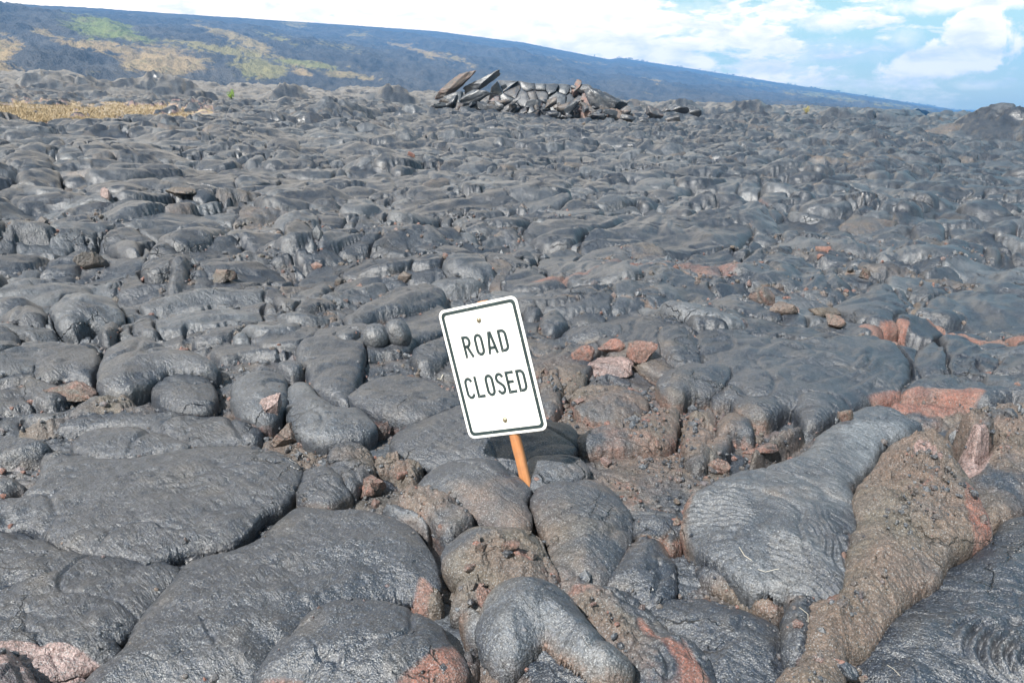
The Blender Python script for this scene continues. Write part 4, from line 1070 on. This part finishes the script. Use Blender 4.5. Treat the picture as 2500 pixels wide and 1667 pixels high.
# gravel in the hollows
gv, gf = ico(1); gv = gv; R4 = np.random.default_rng(4)
pick = np.argwhere((gap | (jw > .35) | ((RGH > .55) & (DD < 4) & (gn(X * 3, Y * 3, 86) > 0))) & (DD < 9) & (DD > 1.0) & (np.abs(AA) < math.radians(40)))
dens = np.array([DD[i_, j_] for i_, j_ in pick]); pr = dens ** 1.3; pr /= pr.sum()
NG = 17000
ch = pick[R4.choice(len(pick), NG, p=pr)]
ix, jx = ch[:, 0], ch[:, 1]
rad = R4.lognormal(-5.15, .55, NG).clip(.003, .03) * np.clip(DD[ix, jx] / 3, .8, 2)
pc = np.stack([X[ix, jx], Y[ix, jx], TZ[ix, jx]], -1) + R4.normal(size=(NG, 3)) * .006
scl = rad[:, None] * R4.uniform(.55, 1.25, (NG, 3)); ang = R4.uniform(0, 6.28, NG)
vv = gv[None] * scl[:, None, :] * R4.uniform(.75, 1.2, (NG, len(gv), 1))
ca_, sa_ = np.cos(ang)[:, None], np.sin(ang)[:, None]
vx = vv[..., 0] * ca_ - vv[..., 1] * sa_; vy = vv[..., 0] * sa_ + vv[..., 1] * ca_
vv = np.stack([vx, vy, vv[..., 2]], -1) + pc[:, None, :]
ff = gf[None] + (np.arange(NG) * len(gv))[:, None, None]
gc = np.zeros((NG, len(gv), 4)); gc[..., 0] = (R4.random(NG) ** 4 * .9)[:, None]; gc[..., 1] = (R4.random(NG) * .6)[:, None]; gc[..., 2] = (R4.random(NG) * .9)[:, None]
gr_ = link('gravel', mesh_np('gravel', vv.reshape(-1, 3), ff.reshape(-1, 3), gc.reshape(-1, 4), smooth=False), M_LAVA)
tag(gr_, 'loose grey lava gravel filling the hollows between the lobes', 'gravel', kind='stuff')

# ------------------------------------------------------------------ dry grass, bush, straws
def grass_blades(pts, hts, wd, bend, seed):
    R5 = np.random.default_rng(seed); n_ = len(pts); a = R5.uniform(0, 6.28, n_); la = R5.uniform(0, 6.28, n_)
    lx, ly = np.cos(la) * bend * hts, np.sin(la) * bend * hts
    dx, dy = np.cos(a) * wd, np.sin(a) * wd
    p = np.asarray(pts)
    v = np.stack([p + np.stack([-dx, -dy, 0 * dx], -1), p + np.stack([dx, dy, 0 * dx], -1), p + np.stack([lx, ly, hts], -1)], 1)
    return v.reshape(-1, 3), np.arange(n_ * 3).reshape(-1, 3)


M_GR = simple_mat('dry_grass', (.34, .27, .175), .9, .1, (.23, .19, .13), 1.5)
R6 = np.random.default_rng(77); NGR = 42000
gx = R6.uniform(-40, 470, NGR); gy = R6.uniform(250, 316, NGR)
keepm = np.abs(gy - 283) < 33
# the grassy ground is a strip between 17 and 42 m
pts = []
for a, b in zip(gx[keepm], gy[keepm]):
    p = at(a, b)
    i_ = min(int(np.searchsorted(dist, math.hypot(*p))), NR - 1); j_ = int((math.atan2(p[0], p[1]) + AZM) / (2 * AZM) * (NC - 1))
    if gm[i_, min(max(j_, 0), NC - 1)] > .45: pts.append((p[0], p[1], ground_z(p[0], p[1]) - .03))
pts = np.array(pts)
lvl = np.array([plane(p[0], p[1]) + .30 for p in pts])
hts = R6.uniform(.02, .13, len(pts)) * 1.0
gvv, gff = grass_blades(pts, hts, .016, .8, 3)
gg = link('dry_grass', mesh_np('dry_grass', gvv, gff, smooth=False), M_GR)
tag(gg, 'patch of golden dry grass on the lava plain at the left edge', 'grass', kind='stuff')


def bush(px, py, wp, cols, label, name='green_bush', nleaf=420):
    p = hit(px, py + wp * .3); w_ = wp * p[1] / F
    root = bpy.data.objects.new(name, None); COL.objects.link(root); root.location = p
    tag(root, label, 'bush')
    R7 = np.random.default_rng(int(px)); q = R7.normal(size=(nleaf, 3)); q /= np.linalg.norm(q, axis=1)[:, None]
    q *= (R7.random((nleaf, 1)) ** .35) * np.array([w_ * .5, w_ * .5, w_ * .5]); q[:, 2] += w_ * .5
    q *= 1 + .25 * np.sin(q[:, :1] * 9 / w_)
    s = w_ * .075; vs = []
    for c_ in q:
        a_, b_ = R7.normal(size=3), R7.normal(size=3); a_ /= np.linalg.norm(a_); b_ -= a_ * (a_ @ b_); b_ /= np.linalg.norm(b_)
        vs += [c_ - a_ * s, c_ + b_ * s * .5, c_ + a_ * s, c_ - b_ * s * .5]
    link('foliage', mesh_np('foliage', np.array(vs), np.arange(len(vs)).reshape(-1, 4), smooth=False), simple_mat(name + '_leaf', cols[0], .5, .3, cols[1], 6), root)
    tv_, tf_ = [], []
    for i_ in range(5):
        a_ = i_ * 1.256; b0 = len(tv_)
        for (hh_, rr_) in ((0, .03), (.6, .015)):
            for j_ in range(4): tv_.append((math.cos(a_) * hh_ * w_ * .35 + math.cos(j_ * 1.571) * rr_ * w_, math.sin(a_) * hh_ * w_ * .35 + math.sin(j_ * 1.571) * rr_ * w_, hh_ * w_))
        for j_ in range(4): tf_.append((b0 + j_, b0 + (j_ + 1) % 4, b0 + 4 + (j_ + 1) % 4, b0 + 4 + j_))
    link('stem', mesh_np('stem', np.array(tv_), np.array(tf_)), simple_mat(name + '_stem', (.12, .08, .05)), root)


bush(565, 236, 17, ((.22, .36, .04), (.12, .24, .03)), 'small bright green bush alone on the dark lava, left of centre')
bush(1969, 273, 14, ((.36, .32, .14), (.26, .25, .10)), 'tiny yellowish bush near the skyline on the right', 'dry_bush')

M_ST = simple_mat('straw', (.5, .47, .40), .6)
def straw(cr, pts_, label, rad=.0006):
    x0, y0, s_ = CROP[cr]; P3 = []
    for a, b in pts_:
        p = hit(x0 + a / s_, y0 + b / s_); P3.append(Vector((p[0], p[1] - .004, p[2] + .006)))
    vs, fs = [], []
    for i_, p in enumerate(P3):
        dv = (P3[min(i_ + 1, len(P3) - 1)] - P3[max(i_ - 1, 0)]).normalized(); sx = dv.cross(Vector((0, 0, 1))).normalized(); sy = dv.cross(sx)
        for j_ in range(5):
            a_ = j_ * 1.2566; vs.append(p + (sx * math.cos(a_) + sy * math.sin(a_)) * rad)
        if i_:
            for j_ in range(5): fs.append(((i_ - 1) * 5 + j_, (i_ - 1) * 5 + (j_ + 1) % 5, i_ * 5 + (j_ + 1) % 5, i_ * 5 + j_))
    o = link('dry_straw', mesh_np('dry_straw', np.array([v[:] for v in vs]), np.array(fs)), M_ST)
    tag(o, label, 'straw', 'dry straws caught on the lava')


straw('G', [(465, 932), (510, 940), (560, 938), (585, 935)], 'straight pale straw lying left of the fan of lava ropes')
straw('G', [(680, 1125), (715, 1160), (752, 1185), (755, 1225)], 'bent white straw across the small dark lobe below the ropes')
straw('G', [(1200, 1480), (1240, 1510), (1280, 1535)], 'pale straw near the bottom edge on the big right-hand lobe')
straw('G', [(360, 800), (390, 850), (430, 885)], 'faint thin straw on the left part of the ropy plate', .0008)
straw('B', [(570, 1250), (590, 1254), (606, 1248)], 'short yellow straw on grey crust left of the sign', .0025)

# ------------------------------------------------------------------ the sign
RM = Matrix(((0.8742957, 0.42586118, -0.23291474), (-0.39364596, 0.90282083, 0.17308211), (0.28398923, -0.059639, 0.9569709)))
sign = bpy.data.objects.new('road_sign', None); COL.objects.link(sign)
tag(sign, 'white ROAD CLOSED sign with black border, leaning left on a wooden stake in the lava', 'sign')
SC = Vector((-0.06702983, 2.48402925, H - 0.85195054))
base_l = Vector((0.016, 0, -.46))
sign.matrix_world = Matrix.Translation(SC + RM @ base_l) @ RM.to_4x4()
SW, SHH = .305, .4575
OFF = -base_l                                       # sign centre in the Empty's space


def rounded(wd, hg, r_, n_=10):
    out = []
    for (cx, cy, a0) in ((wd / 2 - r_, hg / 2 - r_, 0), (-wd / 2 + r_, hg / 2 - r_, 90), (-wd / 2 + r_, -hg / 2 + r_, 180), (wd / 2 - r_, -hg / 2 + r_, 270)):
        for i_ in range(n_ + 1):
            a = math.radians(a0 + 90 * i_ / n_); out.append((cx + r_ * math.cos(a), cy + r_ * math.sin(a)))
    return out


def prism(outline, y0, y1):
    n_ = len(outline); v = [(x, y0, z) for x, z in outline] + [(x, y1, z) for x, z in outline]
    me = bpy.data.meshes.new('m'); fs = [tuple(range(n_)), tuple(range(2 * n_ - 1, n_ - 1, -1))] + [(i_, i_ + n_, (i_ + 1) % n_ + n_, (i_ + 1) % n_) for i_ in range(n_)]
    me.from_pydata(v, [], fs); me.update(); return me


def ring_mesh(o1, o2, y0, y1):
    n_ = len(o1); v = [(x, y0, z) for x, z in o1] + [(x, y0, z) for x, z in o2] + [(x, y1, z) for x, z in o1] + [(x, y1, z) for x, z in o2]
    fs = []
    for i_ in range(n_):
        j_ = (i_ + 1) % n_
        fs += [(i_, j_, n_ + j_, n_ + i_), (i_, 2 * n_ + i_, 2 * n_ + j_, j_), (n_ + i_, n_ + j_, 3 * n_ + j_, 3 * n_ + i_)]
    me = bpy.data.meshes.new('m'); me.from_pydata(v, [], fs); me.update(); return me


def ink_mat():
    mt = bpy.data.materials.new('sign_ink'); mt.use_nodes = True; t = mt.node_tree; t.nodes.clear(); k = NT(t)
    P = k.n('ShaderNodeTexCoord').outputs['Object']
    sc1 = k.ramp(k.noise(k.vm('MULTIPLY', P, (60, 60, 60)), 1.0, 3, .6, 1.5), .70, .73)
    sc2 = k.ramp(k.noise(k.vm('MULTIPLY', P, (220, 10, 40)), 1.0, 1, .5), .77, .79)
    c = k.mix(k.m('MAXIMUM', sc1, sc2), k.mix(k.ramp(k.noise(P, 40, 4, .6), .4, .7), (.014, .028, .032), (.025, .045, .05)), (.7, .72, .72))
    b = k.n('ShaderNodeBsdfPrincipled', i_Base_Color=c, i_Roughness=.45); t.links.new(b.outputs[0], k.n('ShaderNodeOutputMaterial').inputs[0])
    return mt


M_WH = simple_mat('sign_white', (.84, .84, .83), .42, .5, (.72, .72, .70), 14)
M_INK = ink_mat()
panel = link('sign_panel', prism(rounded(SW, SHH, .024), -.0016, .0016), M_WH, sign); panel.location = OFF
border = link('border', ring_mesh(rounded(SW - .018, SHH - .018, .017), rounded(SW - .041, SHH - .041, .010), -.0022, -.0012), M_INK, panel)


def stroke(paths, wd, W_=1, n_=0):
    """flat lettering: each path is a run of points; square ends, mitred joints"""
    vs, fs = [], []
    for path, closed in paths:
        p = [Vector(q) for q in path]; m_ = len(p); b0 = len(vs)
        for i_ in range(m_):
            a = p[i_ - 1] if (i_ or closed) else None; c = p[(i_ + 1) % m_] if (i_ < m_ - 1 or closed) else None
            d1 = (p[i_] - a).normalized() if a is not None else None; d2 = (c - p[i_]).normalized() if c is not None else None
            d1 = d1 or d2; d2 = d2 or d1
            n1_, n2_ = Vector((-d1.y, d1.x)), Vector((-d2.y, d2.x)); nm = (n1_ + n2_).normalized(); kx = wd / 2 / max(nm.dot(n1_), .5)
            for s in (1, -1):
                q = p[i_] + nm * kx * s; vs.append((q.x, -.0021, q.y))
        for i_ in range(m_ if closed else m_ - 1):
            j_ = (i_ + 1) % m_; fs.append((b0 + 2 * i_, b0 + 2 * i_ + 1, b0 + 2 * j_ + 1, b0 + 2 * j_))
    n0 = len(vs); vs += [(x, -.0012, z) for x, y, z in vs]
    # side walls, so that the film has thickness
    side = []
    from collections import Counter
    ec = Counter()
    for f_ in fs:
        for a, b in zip(f_, f_[1:] + f_[:1]): ec[(min(a, b), max(a, b))] += 1
    for (a, b), c_ in ec.items():
        if c_ == 1: side.append((a, b, b + n0, a + n0))
    me = bpy.data.meshes.new('letter'); me.from_pydata(vs, [], fs + side); me.update(); return me


def arc(cx, cy, rx, ry, a0, a1, n_=12):
    return [(cx + rx * math.cos(math.radians(a0 + (a1 - a0) * i_ / n_)), cy + ry * math.sin(math.radians(a0 + (a1 - a0) * i_ / n_))) for i_ in range(n_ + 1)]


LH = .0765; LW = .034; LT = .0102
def glyph(ch):
    h, w_, t = LH, LW, LT; a = t / 2; R_x = (w_ - t) / 2; m_ = w_ / 2; rr = .0125
    if ch == 'O': return [(arc(m_, h - a - rr * 1.25, R_x, rr * 1.25, 0, 180) + arc(m_, a + rr * 1.25, R_x, rr * 1.25, 180, 360), True)]
    if ch == 'C': return [(arc(m_, h - a - rr * 1.25, R_x, rr * 1.25, 12, 180) + arc(m_, a + rr * 1.25, R_x, rr * 1.25, 180, 348), False)]
    if ch == 'L': return [([(a, h), (a, a), (w_ * .92, a)], False)]
    if ch == 'E': return [([(w_ * .95, h - a), (a, h - a), (a, a), (w_ * .95, a)], False), ([(a, h * .52), (w_ * .82, h * .52)], False)]
    if ch == 'D': return [([(a, a), (a, h - a)] + arc(m_ * .95, h - a - rr * 1.3, R_x * 1.05, rr * 1.3, 90, 0) + arc(m_ * .95, a + rr * 1.3, R_x * 1.05, rr * 1.3, 0, -90), True)]
    if ch == 'R': return [([(a, 0), (a, h - a), (m_ * .9, h - a)] + arc(m_ * .9, h - a - h * .21, R_x * 1.08, h * .21, 85, -90) + [(a, h - a - h * .42)], False), ([(m_ * .9, h * .52), (w_ - a * .6, 0)], False)]
    if ch == 'A': return [([(a * .4, 0), (m_ - .0026, h - a), (m_ + .0026, h - a), (w_ - a * .4, 0)], False), ([(w_ * .2, h * .27), (w_ * .8, h * .27)], False)]
    if ch == 'S': return [(arc(m_, h - a - rr * 1.2, R_x, rr * 1.2, 10, 180, 10) + [(a * 1.5, h * .62), (m_, h * .51), (w_ - a * 1.6, h * .40)] + arc(m_, a + rr * 1.2, R_x, rr * 1.2, 0, -170, 10), False)]


def word(text, cx, zb, adv):
    n_ = len(text); x = cx - (adv * (n_ - 1) + LW) / 2
    for ch in text:
        o = link('letter', stroke(glyph(ch), LT), M_INK, panel); o.location = (x, 0, zb)
        x += adv


word('ROAD', -.0005, .052, .0465)
word('CLOSED', -.0005, -.090, .0405)


def bolt(x, z, washer):
    vs, fs = [], []; prof = [(.0088, -.0012), (.0088, -.0028), (.0075, -.0055), (.0045, -.0078), (0.0005, -.0085)]
    n_ = 20
    for r_, y in prof:
        for i_ in range(n_): vs.append((r_ * math.cos(6.2832 * i_ / n_), y, r_ * math.sin(6.2832 * i_ / n_)))
    for a in range(len(prof) - 1):
        for i_ in range(n_): fs.append((a * n_ + i_, a * n_ + (i_ + 1) % n_, (a + 1) * n_ + (i_ + 1) % n_, (a + 1) * n_ + i_))
    fs.append(tuple(range((len(prof) - 1) * n_, len(prof) * n_)))
    me = bpy.data.meshes.new('bolt'); me.from_pydata(vs, [], fs); me.update(); me.shade_smooth()
    o = link('bolt', me, M_BOLT, sign); o.location = OFF + Vector((x, 0, z))
    if washer:
        me = ring_mesh([(.0125 * math.cos(6.2832 * i_ / 24), .0125 * math.sin(6.2832 * i_ / 24)) for i_ in range(24)], [(.007 * math.cos(6.2832 * i_ / 24), .007 * math.sin(6.2832 * i_ / 24)) for i_ in range(24)], -.0028, -.0014)
        w_ = link('washer', me, M_WASH, o)


M_BOLT = simple_mat('bolt_metal', (.30, .27, .20), .35, .5, (.22, .19, .13), 300, metal=.6)
M_WASH = simple_mat('washer_nylon', (.72, .70, .60), .5)
bolt(-.003, .172, False); bolt(.004, -.177, True)

# wooden stake: rounded square section, whittled to a point on its left side
mt = bpy.data.materials.new('stake_wood'); mt.use_nodes = True; t_ = mt.node_tree; t_.nodes.clear(); k = NT(t_)
P_ = k.n('ShaderNodeTexCoord').outputs['Object']
g1 = k.noise(k.vm('MULTIPLY', P_, (90, 90, 7)), 1.0, 5, .65, .8); g2 = k.noise(P_, 22, 4, .6)
c = k.mix(k.ramp(g1, .35, .65), (.33, .135, .05), (.44, .21, .095))
c = k.mix(k.m('MULTIPLY', k.ramp(g2, .5, .68), .6), c, (.24, .12, .07))
c = k.mix(k.m('MULTIPLY', k.ramp(k.noise(k.vm('MULTIPLY', P_, (160, 160, 10)), 1, 3, .6), .6, .7), .5), c, (.20, .09, .04))
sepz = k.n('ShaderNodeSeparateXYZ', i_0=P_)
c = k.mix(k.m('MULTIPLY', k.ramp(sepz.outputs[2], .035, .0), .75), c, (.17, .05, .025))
bsd = k.n('ShaderNodeBsdfPrincipled', i_Base_Color=c, i_Roughness=.5)
bp = k.n('ShaderNodeBump', i_Strength=.6, i_Distance=.002, i_Height=g1); t_.links.new(bp.outputs[0], bsd.inputs['Normal'])
t_.links.new(bsd.outputs[0], k.n('ShaderNodeOutputMaterial').inputs[0])
vs, fs = [], []
ns, top, bot = 16, .46 + .231, -.06
zs = list(np.linspace(bot, .0, 6)) + [.012, .024, .036, .05, .058, .064, .075, .09, .11] + list(np.linspace(.14, top, 16))
for zi in zs:
    wtop = .0185; left = -wtop; right = wtop * .98
    if zi < .064: left = -wtop + (.064 - zi) * .40 if zi > 0 else -wtop + .0256
    if zi < .02: right = wtop - (.02 - zi) * .1
    left += .0008 * math.sin(zi * 60); right += .0008 * math.sin(zi * 45 + 1)
    if zi > .5: left += .004 * (zi - .5) / .2
    cx, rx = (left + right) / 2, (right - left) / 2; ry = .014 if zi > .03 else .011
    for j in range(ns):
        a = 2 * math.pi * j / ns; cc, ss = math.cos(a), math.sin(a); p_ = .62
        vs.append((cx + rx * math.copysign(abs(cc) ** p_, cc), ry * math.copysign(abs(ss) ** p_, ss), zi))
for i_ in range(len(zs) - 1):
    for j in range(ns): fs.append((i_ * ns + j, i_ * ns + (j + 1) % ns, (i_ + 1) * ns + (j + 1) % ns, (i_ + 1) * ns + j))
fs += [tuple(range(ns))[::-1], tuple(range((len(zs) - 1) * ns, len(zs) * ns))]
me = bpy.data.meshes.new('stake'); me.from_pydata(vs, [], fs); me.update(); me.shade_smooth()
stake = link('stake', me, mt, sign); stake.location = (0, .0165, 0)

# ------------------------------------------------------------------ air
def haze():
    x0, x1, y0, y1, z0, z1 = -2750, 2750, -200, 4150, -60, float(hv[:, 2].max()) + 25
    me = bpy.data.meshes.new('haze')
    v = [(x, y, z) for z in (z0, z1) for (x, y) in ((x0, y0), (x1, y0), (x1, y1), (x0, y1))]
    me.from_pydata(v, [], [(3, 2, 1, 0), (4, 5, 6, 7), (0, 1, 5, 4), (1, 2, 6, 5), (2, 3, 7, 6), (3, 0, 4, 7)]); me.update()
    mt = bpy.data.materials.new('haze'); mt.use_nodes = True; t = mt.node_tree; t.nodes.clear()
    pv_ = t.nodes.new('ShaderNodeVolumePrincipled'); pv_.inputs['Color'].default_value = (.15, .45, 1.0, 1); pv_.inputs['Density'].default_value = 2.9e-4
    pv_.inputs['Anisotropy'].default_value = 0.0
    o_ = t.nodes.new('ShaderNodeOutputMaterial'); t.links.new(pv_.outputs[0], o_.inputs['Volume'])
    o = link('haze', me, mt); tag(o, 'pale blue haze over the far hillside', 'haze', kind='stuff'); return o


haze()
